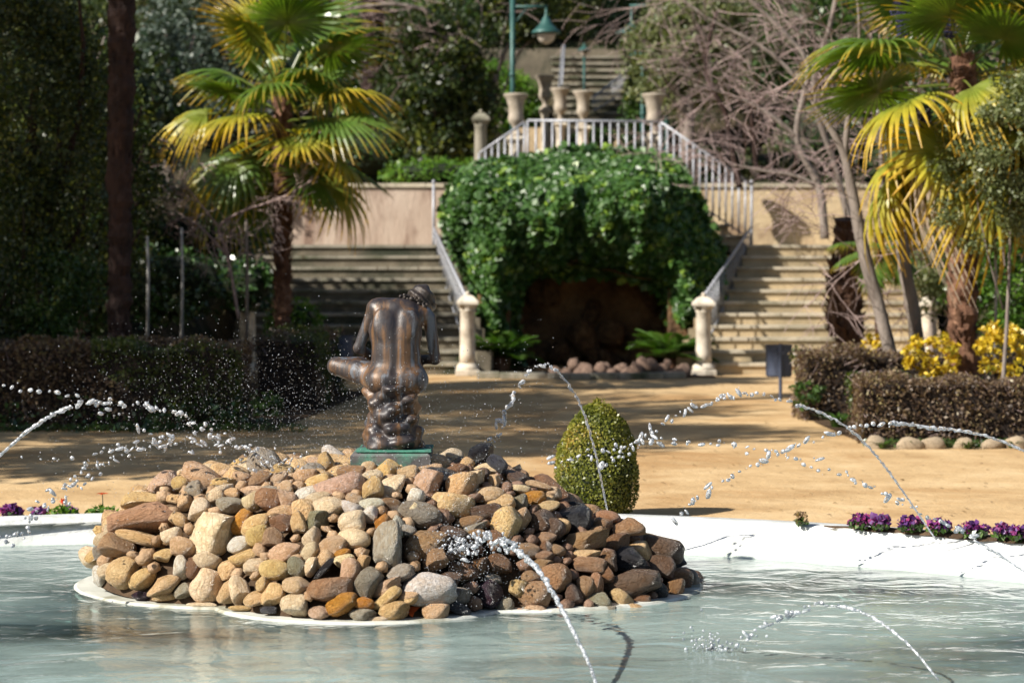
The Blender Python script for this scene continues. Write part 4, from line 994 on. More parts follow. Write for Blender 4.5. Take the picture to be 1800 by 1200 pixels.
# distant upper stairs
def far_stairs():
    o = empty('far_staircase', (1.55, 44.6, 4.0), 'distant sunlit stairs climbing the hill above the terrace', 'staircase')
    for i in range(10):
        mb = MB(); y = i*.42; mb.box(-.75, .72, y, y+.5, i*.165, i*.165+.125, 0); mb.box(-.77, .74, y-.04, y+.48, i*.165+.127, i*.165+.168, 1); mb.build('step', [M['shadestep'], M['shadetread']], o)  # dark riser and tread paint shade onto the far steps
    mb = MB(); mb.box(-1.5, 1.2, -.5, 5.0, -1.25, -.01); mb.build('stair_base', M['wall'], o)
    railing([at(988, 150, 44.7), at(992, 80, 48.6)], [at(982, 205, 44.7), at(988, 125, 48.6)], .14, 'steep distant railing left of the far stairs', r=.007, group='distant railings')
    railing([at(1042, 172, 44.2), at(1098, 128, 46.6)], [at(1042, 200, 44.2), at(1098, 168, 46.6)], .15, 'distant railing slanting up right across the far stairs', r=.007, group='distant railings')
    mb = MB(); mb.box(-4.2, 4.6, 0, .5, 0, 1.3); prop(mb.build('far_wall', M['shadestep'], None, False, (.5, 48.9, 4.55)), 'dark distant wall above the far stairs', 'wall')
far_stairs()

# grotto
def grotto():
    o = empty('grotto', (1.1, 35.0, 0), 'dark rocky grotto opening beneath the ivy', 'grotto'); ox, oy = 1.1, 35.0
    def rough(name, xs, zs, fn, seed):
        U, Wd = np.meshgrid(xs, zs); P = np.stack(fn(U, Wd), -1).reshape(-1, 3)
        nn = vnoise(P, .55, seed, 4); P = P + np.stack([nn*.05, nn*.14, np.roll(nn, 3)*.05], 1)
        nx, nz = len(xs), len(zs); i = np.arange((nz-1)*(nx-1)); a = (i//(nx-1))*nx+i % (nx-1)
        link(name, npmesh(name, P-np.array([ox, oy, 0]), [np.stack([a, a+1, a+nx+1, a+nx], 1)], M['cave'], False), o)
    rough('back_wall', np.linspace(-.5, 2.7, 50), np.linspace(-.1, 1.7, 30), lambda u, w: (u, 36.4+.25*np.cos((u-1.1)*1.2)*0+0*w, w), 21)
    rough('side_wall', np.linspace(35.0, 36.5, 20), np.linspace(-.1, 1.7, 24), lambda u, w: (0*u-.05, u, w), 22)
    rough('side_wall', np.linspace(35.0, 36.5, 20), np.linspace(-.1, 1.7, 24), lambda u, w: (0*u+2.3, u, w), 23)
    rough('ceiling', np.linspace(-.4, 2.6, 40), np.linspace(34.8, 36.6, 24), lambda u, w: (u, w, 1.40+.1*np.sin(u*2.1)), 24)
    mb = MB()                                   # jambs and lintel: masonry behind the ivy
    mb.box(-.5, -.02, 34.95, 36.9, -.1, 1.6); mb.box(2.26, 2.72, 34.95, 36.9, -.1, 1.6); mb.box(-.55, 2.30, 35.0, 36.94, 1.55, 2.55)
    mb.v = [v-np.array([ox, oy, 0]) for v in mb.v]; mb.build('masonry', M['cave'], o)
    for i in range(26):                         # boulders that line the cave
        s = R.uniform(.12, .26); x = R.uniform(0, 2.2); z = R.uniform(0, 1.3) if R.random() < .5 else R.uniform(0, .3)
        q = link('boulder', CAVE[i % 5], o, (x-ox, R.uniform(36.0, 36.35)-oy, z)); q.scale = (s*1.3, s*.7, s); q.rotation_euler = (R.uniform(0, 3), R.uniform(0, 3), R.uniform(0, 3))
def rough_stone(i, mat, sub=2):
    V, F = ICO[sub]; V = V*(1+.22*vnoise(V, .45, 500+i, 3))[:, None]; rg = np.random.default_rng(i)
    for k in range(6):
        d = rg.normal(size=3); d /= np.linalg.norm(d); c = rg.uniform(.55, .85); h = V@d; V = V-np.where(h > c, h-c, 0)[:, None]*d
    return npmesh('rough_stone', V, [np.array(F)], mat, False)
CAVE = [rough_stone(i, M['cave']) for i in range(5)]
grotto()
ROCK = [rough_stone(10+i, M['rockery']) for i in range(6)]
rk = empty('rockery', (1.5, 32.9, 0), 'low row of rough brown rocks in front of the grotto', 'rock row')
for i in range(26):
    px = 972+i*9.2+R.uniform(-4, 4); D = 32.75+R.uniform(0, .3); s = R.uniform(.07, .13)
    q = link('rock', ROCK[i % 6], rk, (at(px, 0, D).x-1.5, D-32.9, s*.55+(.1 if R.random() < .3 else 0))); q.scale = (s*1.1, s, s*1.0); q.rotation_euler = (R.uniform(0, 3), R.uniform(0, 3), R.uniform(0, 3))
kb = empty('kerb', (1.0, 32.2, 0), 'low curved stone kerb before the grotto', 'kerb')
for i in range(9):
    px0 = 838+i*41; D = 32.35-.35*math.sin((i+.5)/9*math.pi); mb = MB(); x0, x1 = at(px0, 0, 32.3).x, at(px0+40, 0, 32.3).x
    mb.box(x0-1, x1-1, D-32.2, D-32.2+.22, 0, .085+R.uniform(-.004, .004), bev=.01); mb.build('kerb_stone', M['shadetread'], kb)
flat('grotto_bed_soil', [(-.45, 32.5), (2.75, 32.5), (2.75, 35.2), (-.45, 35.2)], .015, M['soil'], 'bare soil in front of the grotto')

# ivy cover
def inpoly(x, y, poly):
    c = np.zeros(len(x), bool); n = len(poly); j = n-1
    for i in range(n):
        xi, yi = poly[i]; xj, yj = poly[j]
        c ^= ((yi > y) != (yj > y)) & (x < (xj-xi)*(y-yi)/(yj-yi+1e-9)+xi); j = i
    return c
def edge_d(x, y, poly):
    d = np.full(len(x), 1e9); n = len(poly)
    for i in range(n):
        a = np.array(poly[i], float); b = np.array(poly[(i+1) % n], float); ab = b-a
        t = np.clip(((x-a[0])*ab[0]+(y-a[1])*ab[1])/(ab@ab), 0, 1); d = np.minimum(d, np.hypot(x-a[0]-ab[0]*t, y-a[1]-ab[1]*t))
    return d
def ivy():
    o = empty('ivy', (1.1, 35, 1.2), 'big glossy green ivy mass draped over the grotto', 'ivy')
    poly = [(780, 405), (782, 352), (808, 308), (852, 286), (890, 283), (940, 276), (1000, 262), (1080, 266), (1150, 274), (1196, 292), (1222, 345), (1250, 400), (1268, 445), (1266, 520), (1250, 560), (1215, 600), (1175, 560), (1165, 512), (1120, 492), (1060, 480), (1000, 486), (950, 480), (912, 500), (905, 560), (915, 640), (840, 648), (846, 560), (840, 515), (820, 480), (797, 440)]
    n = 60000; px = N.uniform(750, 1295, n); py = N.uniform(250, 655, n)
    e = edge_d(px, py, poly); inside = inpoly(px, py, poly); keep = (inside) | (e < 12*N.random(n)**3)
    px, py, e = px[keep], py[keep], e[keep]
    # hanging fringe
    bul = 1-np.exp(-e/55)
    q = np.stack([px/120, py/120, 0*px], 1)
    lum = vnoise(q, .9, 77, 3)
    D = 35.25 - .85*bul - .5*bul*np.clip((py-262)/250, 0, 1) - .34*lum + N.random(len(px))**2*.30 + np.clip((330-py)/60, 0, 1)*1.0
    P = np.stack([(px-900)/FPX*D-1.1, D-35, EYE-(py-HOR)/FPX*D-1.2], 1)
    v = np.clip(N.random(len(P))*.62+.10*lum, 0, 1); b = vnoise(q*2.3, 1.6, 5, 2); v = np.where((b > .55) & (N.random(len(P)) < .5), .85+.15*N.random(len(P)), v)
    nr = np.tile(np.array([-.35, -.6, .65]), (len(P), 1))
    leafobj('ivy_leaves', P, .115*(.5+.85*N.random(len(P))), M['ivy'], o, v, asp=.85, nrm=nr, nb=.5)
    # woody mat that the leaves grow from
    gx, gy = np.meshgrid(np.arange(755, 1295, 9), np.arange(255, 655, 9)); fx, fy = gx.ravel().astype(float), gy.ravel().astype(float)
    ins = inpoly(fx, fy, poly); ee = edge_d(fx, fy, poly); bl = 1-np.exp(-ee/55); q = np.stack([fx/120, fy/120, 0*fx], 1)
    D = 35.38-.75*bl-.5*bl*np.clip((fy-262)/250, 0, 1)-.32*vnoise(q, .9, 77, 3) + .12 + np.clip((330-fy)/60, 0, 1)*1.0
    P = np.stack([(fx-900)/FPX*D-1.1, D-35, EYE-(fy-HOR)/FPX*D-1.2], 1)
    nx = gx.shape[1]; F = []
    ok = ins & (ee > 6); okg = ok.reshape(gx.shape)
    for r in range(gx.shape[0]-1):
        for c in range(nx-1):
            if okg[r, c] and okg[r, c+1] and okg[r+1, c] and okg[r+1, c+1]: a = r*nx+c; F.append((a, a+nx, a+nx+1, a+1))
    link('stem_mat', npmesh('stem_mat', P, [np.array(F)], M['greencore'], True), o)
ivy()
def shrub(c, r, n, ls, lm, label, cat='shrub', group=None, core=True, per=14, asp=.55, name='shrub', spread=.3, corem='greencore'):
    o = empty(name, (c[0], c[1], c[2]-r[2]), label, cat, group)
    if core:
        mb = MB(); mb.blob((0, 0, r[2]*.95), np.array(r)*.72, 3, jit=.02); mb.build('stems', M[corem], o)
    P, v = clumps((0, 0, r[2]), r, n, per, spread, .75); P[:, 2] = np.maximum(P[:, 2], .01)
    leafobj('foliage', P, ls*(.6+.8*N.random(len(P))), M[lm], o, v, asp=asp, up=.3)
    return o
def pshrub(px, py, D, wpx, hpx, n, ls, lm, label, **kw):
    s = FPX/D; c = at(px, py, D); return shrub((c.x, D, c.z), (wpx/2/s, min(wpx/2/s, .9), hpx/2/s), n, ls, lm, label, **kw)
pshrub(760, 303, 39.4, 200, 46, 120, .085, 'bright', 'sunny green ivy hedge on top of the left retaining wall')
# ------------------------------------------------------------------ cycads
def cycad_frond(L, up, seed):
    rg = random.Random(seed); mb = MB(); n = 26; pts = []
    for i in range(9):
        t = i/8; pts.append(Vector((L*t*math.cos(up*(1-t*.8)), 0, L*(math.sin(up)*t-.42*t*t))))
    mb.tube(pts, [.012*(1-.7*i/8) for i in range(9)], 5)
    for s in (-1, 1):
        for i in range(n):
            t = .12+.86*i/n; j = t*8; a = pts[int(j)].lerp(pts[min(8, int(j)+1)], j-int(j)); tl = L*.30*math.sin(math.pi*min(1, t*1.02))**.6+.03
            d = Vector((.62, s*.78, .22)).normalized()*tl; w = Vector((.011, 0, 0))
            mb.add([a-w, a+w, a+d*.6+w*.8, a+d-Vector((0, 0, .02)), a+d*.6-w*.8], [(0, 1, 2, 3), (0, 3, 4)], None, [t*.6, t*.6, .8, 1, .8])
    return mb.mesh('frond', M['cycad'])
CF = [cycad_frond(.62, .9, 1), cycad_frond(.66, .55, 2), cycad_frond(.60, 1.2, 3)]
def cycad(x, y, label, n=26, s=1):
    o = empty('cycad', (x, y, 0), label, 'cycad', 'cycads flanking the grotto')
    mb = MB(); mb.lathe([(.10, 0), (.12, .1), (.10, .2), (.03, .26)], seg=10); mb.build('stem', M['palmtrunk'], o)
    for i in range(n):
        q = link('frond', CF[i % 3], o, (0, 0, .2)); q.rotation_euler = (R.uniform(-.15, .15), R.uniform(-.25, .2), i*2.399+R.uniform(-.2, .2)); q.scale = (s, s, s)
cycad(at(1180, 0, 33.6).x, 33.6, 'bright spiky cycad right of the grotto mouth', 30, 1.0)
cycad(at(878, 0, 33.9).x, 33.9, 'shaded cycad left of the grotto beside the pillar', 24, .95)

# ------------------------------------------------------------------ palms
def fan(seed, nseg=30, Rr=.5, Lp=.6, droop=.5, fold=1.0, mat='palm', close=0.0):
    """one fan frond: petiole along +x, blade of folded segments"""
    rg = random.Random(seed); mb = MB(); pts = []
    for i in range(6):
        t = i/5; pts.append(Vector((Lp*t, 0, -.10*Lp*t*t*(1+droop))))
    mb.tube(pts, [.013, .011, .010, .009, .008, .008], 5, t=[0]*6)
    hub = pts[-1]; tang = (pts[-1]-pts[-2]).normalized(); side = Vector((0, 1, 0)); nrm = side.cross(tang)*-1
    nrm = Vector((-tang.z, 0, tang.x))
    span = math.radians(155)*(1-close)
    for k in range(nseg):
        a = -span + 2*span*k/(nseg-1) + rg.uniform(-.02, .02); L = Rr*1.04*(1-.20*(abs(a)/math.pi)**1.5)*rg.uniform(.92, 1.05); dr = droop*rg.uniform(.75, 1.3)
        d = tang*math.cos(a)+side*math.sin(a); w = tang*-math.sin(a)+side*math.cos(a)
        hw = L*2*span/nseg*.29; V = []; tt = []
        st = 6
        for i in range(st+1):
            t = i/st; wid = hw*min(1, t/.42)*(1 if t < .42 else max(.03, 1-((t-.42)/.58)**1.1)) + .0015
            c = hub + d*L*t*(1-.22*dr*t*t) - Vector((0, 0, 1))*(L*dr*.75*t**2.4) + nrm*(L*.10*t)
            rd = nrm*wid*.55*fold
            V += [c-w*wid-rd*.5, c+rd*.5, c+w*wid-rd*.5]; tt += [t, t, t]
        F = []
        for i in range(st):
            b = i*3; F += [(b, b+1, b+4, b+3), (b+1, b+2, b+5, b+4)]
        mb.add(V, F, None, tt)
    return mb.mesh('frond', M[mat])
FAN = [fan(1, 40, .52, .62, .35), fan(2, 38, .56, .7, .6), fan(3, 40, .50, .55, .2), fan(4, 34, .52, .65, .95), fan(11, 36, .50, .75, .45, mat='palmy')]
FANY = [fan(5, 28, .52, .6, .8, mat='palmy', close=.2), fan(6, 26, .50, .66, 1.1, mat='palmy', close=.35), fan(7, 30, .52, .6, .5, mat='palmy')]
FAND = [fan(8, 24, .5, .55, 1.7, mat='palmd', close=.72), fan(9, 22, .52, .5, 2.1, mat='palmd', close=.78)]
def trunk_mesh(H, r0, r1, seed, shag=.05, mat='palmtrunk', lean=0):
    rg = random.Random(seed); mb = MB(); n = int(H/.07); pts = []; rr = []
    for i in range(n+1):
        t = i/n; pts.append((lean*t*t+.012*rg.gauss(0, 1), .012*rg.gauss(0, 1), H*t)); rr.append(lerp(r0, r1, t)*(1+rg.uniform(-.10, .13)))
    mb.tube(pts, rr, 12, jit=.07)
    for i in range(int(H*150)):            # frayed leaf bases
        t = rg.random(); a = rg.uniform(0, 6.28); r = lerp(r0, r1, t); c = Vector((lean*t*t+r*.9*math.cos(a), r*.9*math.sin(a), H*t))
        o_ = Vector((math.cos(a), math.sin(a), 0)); w = Vector((-math.sin(a), math.cos(a), 0))*rg.uniform(.012, .035); up = Vector((0, 0, rg.uniform(.04, .13)))
        q = o_*rg.uniform(.3, 1.2)*shag
        mb.add([c-w, c+w, c+up+q+w*.5, c+up+q-w*.5, c+up*1.3+q*1.4], [(0, 1, 2, 3), (3, 2, 4)])
    return mb
def palm(x, y, H, label, nf, r0, r1, seed, mix=(.6, .3, .1), s=1, dead_az=None, group='fan palms', berries=(), lean=0, elev=(-65, 75), focus=None):
    rg = random.Random(seed); o = empty('fan_palm', (x, y, 0), label, 'palm tree', group)
    trunk_mesh(H, r0, r1, seed, .06, lean=lean).build('trunk', M['palmtrunk'], o)
    for i in range(nf):
        u = i/(nf-1); el = math.radians(lerp(elev[1], elev[0], u**.85)+rg.uniform(-8, 8)); az = i*2.39996+rg.uniform(-.25, .25)
        z = H - .1 - .45*u + .1*math.sin(el)
        q = rg.random(); low = u > .78
        if low and q < mix[2]*3: lib = FAND
        elif u > .35 and q < mix[1]*1.5: lib = FANY
        else: lib = FAN
        if lib is FAND: el = math.radians(rg.uniform(-22, 5))
        elif lib is FANY: el = max(el, math.radians(-32))
        f = link('frond', rg.choice(lib), o, (lean, 0, z)); f.scale = (s*rg.uniform(.9, 1.1),)*3
        f.rotation_mode = 'XYZ'; f.rotation_euler = (Matrix.Rotation(az, 3, 'Z') @ Matrix.Rotation(-el, 3, 'Y') @ Matrix.Rotation(rg.uniform(-.5, .5), 3, 'X')).to_euler()
    for bx, by, bz, L in berries:
        mb = MB()
        for k in range(420):
            t = rg.random(); mb.blob((bx+rg.gauss(0, .05)*(1-t*.5), by+rg.gauss(0, .05), bz-L*t), rg.uniform(.008, .015), 0)
        prop(mb.build('fruit_cluster', M['berry'], o), kind='stuff')
    return o
# left palm, D 29
palm(at(497, 0, 29).x, 29, at(0, 170, 29).z, 'green fan palm with yellow tips behind the left hedge', 36, .085, .11, 21, (.5, .34, 0), s=1.32, elev=(-38, 80))
palm(at(1692, 0, 23.6).x, 23.6, at(0, 95, 23.6).z, 'big fan palm with yellow and dead fronds over the right hedge', 38, .155, .125, 33, (.35, .60, .10), s=1.38, elev=(-60, 72),
     berries=((-.42, -.3, -.0+at(0, 190, 23.6).z, .45), (-.62, -.2, at(0, 5, 23.6).z, .35), (-.2, -.35, at(0, 20, 23.6).z, .3)))
def palm_stub():
    x = at(1492, 0, 28).x; o = empty('palm_stump', (x, 28, 0), 'dark shaggy leaning palm stub in front of the right stairs', 'palm trunk')
    H = at(0, 385, 28).z; trunk_mesh(H, .15, .16, 5, .14).build('trunk', M['barkshag'], o)
    mb = trunk_mesh(H*.42, .07, .05, 6, .10); mb.v = [v+np.array([-.17, -.02, H*.35]) for v in mb.v]; mb.build('dead_boot', M['barkshag'], o)
M['barkshag'] = surf('shaggy_bark', [(.022, .010, .008), (.07, .035, .022), (.16, .10, .07)], 7, sc=(1, 1, .5), rough=.95, bump=1, bscale=24, dist=.04)
palm_stub()
def little_palm():
    p = at(1545, 420, 26.5); o = empty('young_palm', (p.x, p.y, 0), 'small dark fan palm sprouting between the grey trunks', 'palm tree')
    trunk_mesh(p.z, .03, .03, 9, .02).build('trunk', M['barkshag'], o)
    for i in range(9):
        f = link('frond', FAN[i % 4], o, (0, 0, p.z-.05)); f.scale = (.55,)*3; f.rotation_euler = (Matrix.Rotation(i*2.4, 3, 'Z') @ Matrix.Rotation(-math.radians(20-i*9), 3, 'Y')).to_euler()
little_palm()
# tall dark palm trunk, left
def dark_trunk(px0, px1, D, label, r0, r1, top=6.5, crown=True):
    x = at(px0, 0, D).x; x1 = at(px1, 0, D).x; o = empty('tall_palm', (x, D, 0), label, 'palm tree')
    trunk_mesh(top, r0, r1, 3, .03, lean=x1-x).build('trunk', M['barkdark'], o)
    if crown:
        for i in range(22):
            f = link('frond', FAN[i % 4], o, (x1-x, 0, top)); f.scale = (1.2,)*3
            f.rotation_euler = (Matrix.Rotation(i*2.4, 3, 'Z') @ Matrix.Rotation(-math.radians(70-i*6), 3, 'Y')).to_euler()
dark_trunk(210, 224, 23.95, 'tall slim near-black palm trunk on the left', .10, .155, 7.5)
dark_trunk(652, 662, 42, 'brown palm trunk in the trees above the left wall', .18, .2, 9)

# ------------------------------------------------------------------ hedges and bed plants
def hedge(x0, x1, y0, y1, h, lm, label, n, ls=.035, taper=.0, group='clipped hedges', skew=0, green=.0):
    o = empty('clipped_hedge', ((x0+x1)/2, (y0+y1)/2, 0), label, 'hedge', group); cx, cy = (x0+x1)/2, (y0+y1)/2; hx, hy = (x1-x0)/2, (y1-y0)/2
    mb = MB(); mb.box(-hx+.07, hx-.07, -hy+.07, hy-.07, 0, h-.07); mb.build('stems', M['hedgecore'], o)
    A = np.array([2*hx*h, 2*hx*h*.3, 2*hy*h, 2*hy*h, 4*hx*hy]); A = A/A.sum(); f = N.choice(5, n, p=A); u = N.uniform(-1, 1, n); w = N.random(n)
    dep = N.random(n)**1.6*.10
    P = np.zeros((n, 3)); nr = np.zeros((n, 3))
    for k, (nx, ny, nz) in enumerate(((0, -1, 0), (0, 1, 0), (-1, 0, 0), (1, 0, 0), (0, 0, 1))):
        m = f == k
        if k < 2: P[m] = np.stack([u[m]*hx, (hy-dep[m])*ny, w[m]*h], 1)
        elif k < 4: P[m] = np.stack([(hx-dep[m])*nx, u[m]*hy, w[m]*h], 1)
        else: P[m] = np.stack([u[m]*hx, (w[m]*2-1)*hy, h-dep[m]], 1)
        nr[m] = (nx, ny, nz)
    lum = vnoise(P+np.array([cx, cy, 0]), .6, 31, 3); P += nr*(lum*.07)[:, None] + N.normal(0, .008, (n, 3)); P[:, 2] += (P[:, 2]/h > .7)*.06*vnoise(P+np.array([cx, cy, 0]), 1.1, 41, 3); P[:, 0] += skew*P[:, 1]
    gm = (vnoise(P+np.array([cx, 0, 0]), .35, 12, 2) + green + (P[:, 2]/h-.8)*.5) > .55
    s = ls*(.6+.8*N.random(n)); var = np.clip(N.random(n)*.8+.15*lum, 0, 1)
    a = ~gm
    V, F = leaves(P, s, asp=.5, nrm=nr, nb=.3); me = npmesh('foliage', V, [F], [M[lm], M['greenhedge']], mi=gm.astype(int), attrs={'var': ('FACE', var)}); link('foliage', me, o)
    mb = MB()                                   # twig ends
    for k in range(int(n/45)):
        i = R.randrange(n); p = Vector(P[i]); d = (Vector(nr[i])+Vector((R.gauss(0, .5), R.gauss(0, .5), R.gauss(.5, .5)))).normalized(); mb.tube([p-d*.1, p+d*R.uniform(.01, .05)], .003, 3, cap=False)
    prop(mb.build('twig_ends', M['twig'], o), kind='stuff')
hedge(-6.2, -2.55, 22.8, 23.7, .80, 'bronze_leaf', 'long brown-purple clipped hedge in shade on the left', 30000, green=.48)
hedge(-2.75, -2.0, 25.4, 29.0, .80, 'bronze_leaf', 'short hedge section by the left bin, running back', 12000, green=.4)
hedge(3.0, 8.2, 20.95, 21.9, .56, 'bronze_leaf', 'sunlit brown-green clipped hedge at the right edge', 34000, green=.12)
hedge(2.86, 3.5, 23.9, 24.9, .68, 'bronze_leaf', 'bronze hedge corner block behind the front right hedge', 8000)
hedge(3.52, 6.2, 24.35, 25.0, .66, 'bronze_leaf', 'rear right hedge under the grey trunks', 9000)
# edging stones
EDG = [rough_stone(30+i, surf('edging_stone_%d' % i, [(.26, .20, .13), (.46, .36, .25)], 6, rough=.9, bump=.6)) for i in range(3)]
e = empty('stone_edging', (5, 20.4, 0), 'pale rough edging stones below the right hedge', 'edging')
for i in range(22):
    q = link('edging_stone', EDG[i % 3], e, (3.1+i*.235+R.uniform(-.03, .03)-5, R.uniform(-.04, .04), .03)); q.scale = (.13*R.uniform(.75, 1.15), .08, .08*R.uniform(.7, 1.2)); q.rotation_euler = (R.uniform(-.5, .5), R.choice((0, 3.1))+R.uniform(-.3, .3), R.uniform(-.3, .3))
def tuft(x, y, n, L, mat, label, name='grass_tuft', cat='plant', w=.012, group='strap-leaved tufts'):
    mb = MB(); rg = random.Random(int(x*100+y*10))
    for i in range(n):
        a = rg.uniform(0, 6.28); l = L*rg.uniform(.6, 1.1); o_ = Vector((math.cos(a), math.sin(a), 0)); s = Vector((-o_.y, o_.x, 0))*w; b = o_*rg.uniform(0, L*.2); V = []
        for k in range(4):
            t = k/3; c = b + o_*l*.75*t*t + Vector((0, 0, l*.8*t-l*.45*t*t)); V += [c-s*(1-t*.85), c+s*(1-t*.85)]
        mb.add(V, [(0, 1, 3, 2), (2, 3, 5, 4), (4, 5, 7, 6)], None, [.3]*8)
    return prop(mb.build(name, mat, None, False, (x, y, .01)), label, cat, group)
tuft(at(1475, 0, 22.9).x, 22.9, 90, .34, M['cycad'], 'green strap-leaved clump at the foot of the hedge corner')
for i, (px, D) in enumerate(((1550, 20.35), (1600, 20.4), (1640, 20.45), (1700, 20.35), (1780, 20.4))):
    tuft(at(px, 0, D).x, D, 60, .18, M['cycad'], 'grass tuft by the right edging stones, %s' % ('leftmost of five', 'second from the left', 'middle one of five', 'fourth from the left', 'rightmost of five')[i], w=.006, group='grass tufts by the right hedge')
def weeds():
    P = []; 
    for i in range(5200):
        if R.random() < .6: x, y = R.uniform(3.0, 8), abs(R.gauss(0, .12))+20.45
        else: x, y = R.uniform(-7, -1.9), 22.3+abs(R.gauss(0, .15))
        P.append((x, y, R.uniform(0, .07)))
    o = leafobj('ground_cover', np.array(P), .045, M['mid'], None, asp=.3, up=-.4); prop(o, 'low weeds and ground cover at the foot of the hedges', kind='stuff')
    P = np.stack([N.uniform(-9, 9, 1500), N.uniform(15, 32, 1500), np.full(1500, .006)], 1)
    o = leafobj('fallen_leaves', P, .04, M['dry'], None, asp=.6, nrm=np.tile([0, 0, 1.], (1500, 1)), nb=.9); prop(o, 'dry leaves scattered over the sand', kind='stuff')
weeds()
def golden(px, py, D, wpx, hpx, n, label):
    return pshrub(px, py, D, wpx, hpx, n, .062, 'yellow', label, group='golden variegated shrubs', core=False, per=12, asp=.5, name='golden_shrub', cat='shrub', spread=.22)
golden(1640, 622, 23.2, 100, 90, 70, 'round yellow-leaved shrub left of the red palm trunk')
golden(1762, 612, 23.0, 105, 110, 75, 'taller yellow-leaved shrub at the right edge')
golden(1535, 612, 26, 60, 45, 22, 'small yellow-flecked shrub under the grey trunks')
def stems(px, py0, py1, D, n, label):
    pass
pshrub(510, 560, 29.5, 110, 75, 60, .06, 'bright', 'light green shrub at the foot of the left palm', group='bed shrubs')
pshrub(250, 735, 23.0, 480, 60, 90, .055, 'ivyold', 'dark low ground shrubs before the left hedge', group='bed shrubs', core=False)
pshrub(440, 720, 24.5, 120, 60, 40, .05, 'mid', 'small leafy shrub at the right end of the left hedge', group='bed shrubs', core=False)
pshrub(1420, 690, 23.8, 60, 60, 22, .05, 'mid', 'small green shrub left of the hedge corner', group='bed shrubs', core=False)
# ------------------------------------------------------------------ bins, stakes, lamps
def bin_(px, D, top, bot, label):
    s = FPX/D; p = at(px, 0, D); zt = at(0, top, D).z; zb = at(0, bot, D).z; r = 23/s if px > 1000 else 24/s
    o = empty('litter_bin', (p.x, D, 0), label, 'litter bin', 'pole mounted litter bins')
    mb = MB(); mb.lathe([(r*.9, zb), (r, zb+.02), (r, zt-.02), (r*1.05, zt-.015), (r*1.05, zt), (r*.95, zt), (r*.9, zb+.05)], seg=24); mb.build('drum', M['bin'], o)
    mb = MB(); mb.tube([(0, -r-.02, 0), (0, -r-.02, zt+.02)], .02, 8); mb.build('pole', M['bin'], o)
    mb = MB(); mb.box(-r*.3, r*.3, -r-.03, -r+.01, zt-.1, zt-.07); mb.build('bracket', M['bin'], o)
bin_(1369, 27.6, 606, 662, 'dark blue-grey litter bin on a pole before the right stairs')
bin_(597, 28.6, 590, 655, 'dark blue litter bin half hidden left of the statue')
def pole(px, top, bot, D, label, r=.018, m='stake'):
    a, b = at(px, bot, D), at(px, top, D); mb = MB(); mb.tube([(0, 0, -.2), (0.01, 0, (b.z-a.z)*.5), (0, 0, b.z-a.z)], [r*1.1, r, r*.9], 7)
    prop(mb.build('tree_stake', M[m], None, True, a), label, 'stake', 'thin pale stakes in the beds')
pole(259, 415, 570, 27, 'thin pale stake right of the black palm trunk'); pole(319, 400, 580, 27.5, 'second thin stake nearer the left palm'); pole(1749, 410, 600, 24.3, 'straight grey stake behind the right golden shrub', .014)
pole(433, 385, 585, 28, 'dark bent stake in front of the half hidden pillar', .02, 'barkgrey')
def lamp(px, D, arm_y, lamp_px, lamp_top, lamp_mid, lamp_bot, wpx, zbase, label, poletop=None, r=.04):
    s = FPX/D; x = at(px, 0, D).x; o = empty('street_lamp', (x, D, zbase), label, 'street lamp', 'green iron park lamps')
    zt = at(0, arm_y, D).z - zbase; dx = at(lamp_px, 0, D).x-x
    ztop = zt+.25 if poletop is None else at(0, poletop, D).z-zbase
    mb = MB(); mb.tube([(0, 0, 0), (0, 0, ztop)], r, 10); mb.lathe([(.09, 0), (.09, .25), (.055, .35), (.05, .6)], seg=12); mb.lathe([(.05, ztop*.55), (.055, ztop*.55+.02), (.05, ztop*.55+.05)], seg=12); mb.build('pole', M['lampgreen'], o, True)
    if abs(dx) > .05:
        mb = MB(); mb.tube([(0, 0, zt), (dx*1.05, 0, zt)], .022, 8); mb.tube([(0, 0, zt-.3), (dx*.45, 0, zt)], .012, 6); mb.build('arm', M['lampgreen'], o, True)
    z1, z2, z3 = at(0, lamp_top, D).z-zbase, at(0, lamp_mid, D).z-zbase, at(0, lamp_bot, D).z-zbase; w = wpx/2/s; h = z1-z2
    mb = MB(); mb.lathe([(w*.99, z2-.02), (w, z2), (w*.72, z2+h*.2), (w*.45, z2+h*.42), (w*.28, z2+h*.7), (w*.12, z2+h*.88), (.02, z1), (.015, zt if abs(dx) > .05 else z1+.02)], (dx, 0, 0), 22); mb.build('lamp_shade', M['lampgreen'], o, True)
    mb = MB(); mb.lathe([(w*.12, z3), (w*.45, z3+(z2-z3)*.22), (w*.62, z3+(z2-z3)*.6), (w*.68, z2-.022)], (dx, 0, 0), 20); mb.build('glass_bowl', M['bowl'], o, True)
lamp(901, 36.6+.9, 12, 960, 24, 57, 78, 52, 2.8, 'green park lamp at the left, its shade hanging from an arm over the terrace')
lamp(1172, 39.5, 10, 1110, 40, 58, 80, 56, 2.8, 'second green park lamp, shade half hidden by foliage')
lamp(1130, 40.5, 88, 1130, 80, 97, 108, 56, 2.8, 'dark green post lamp between the right urn and the far stairs', poletop=100)
lamp(1027, 45.5, 86, 1027, 78, 88, 100, 24, 3.2, 'small far green lamp post before the distant stairs', poletop=90, r=.025)

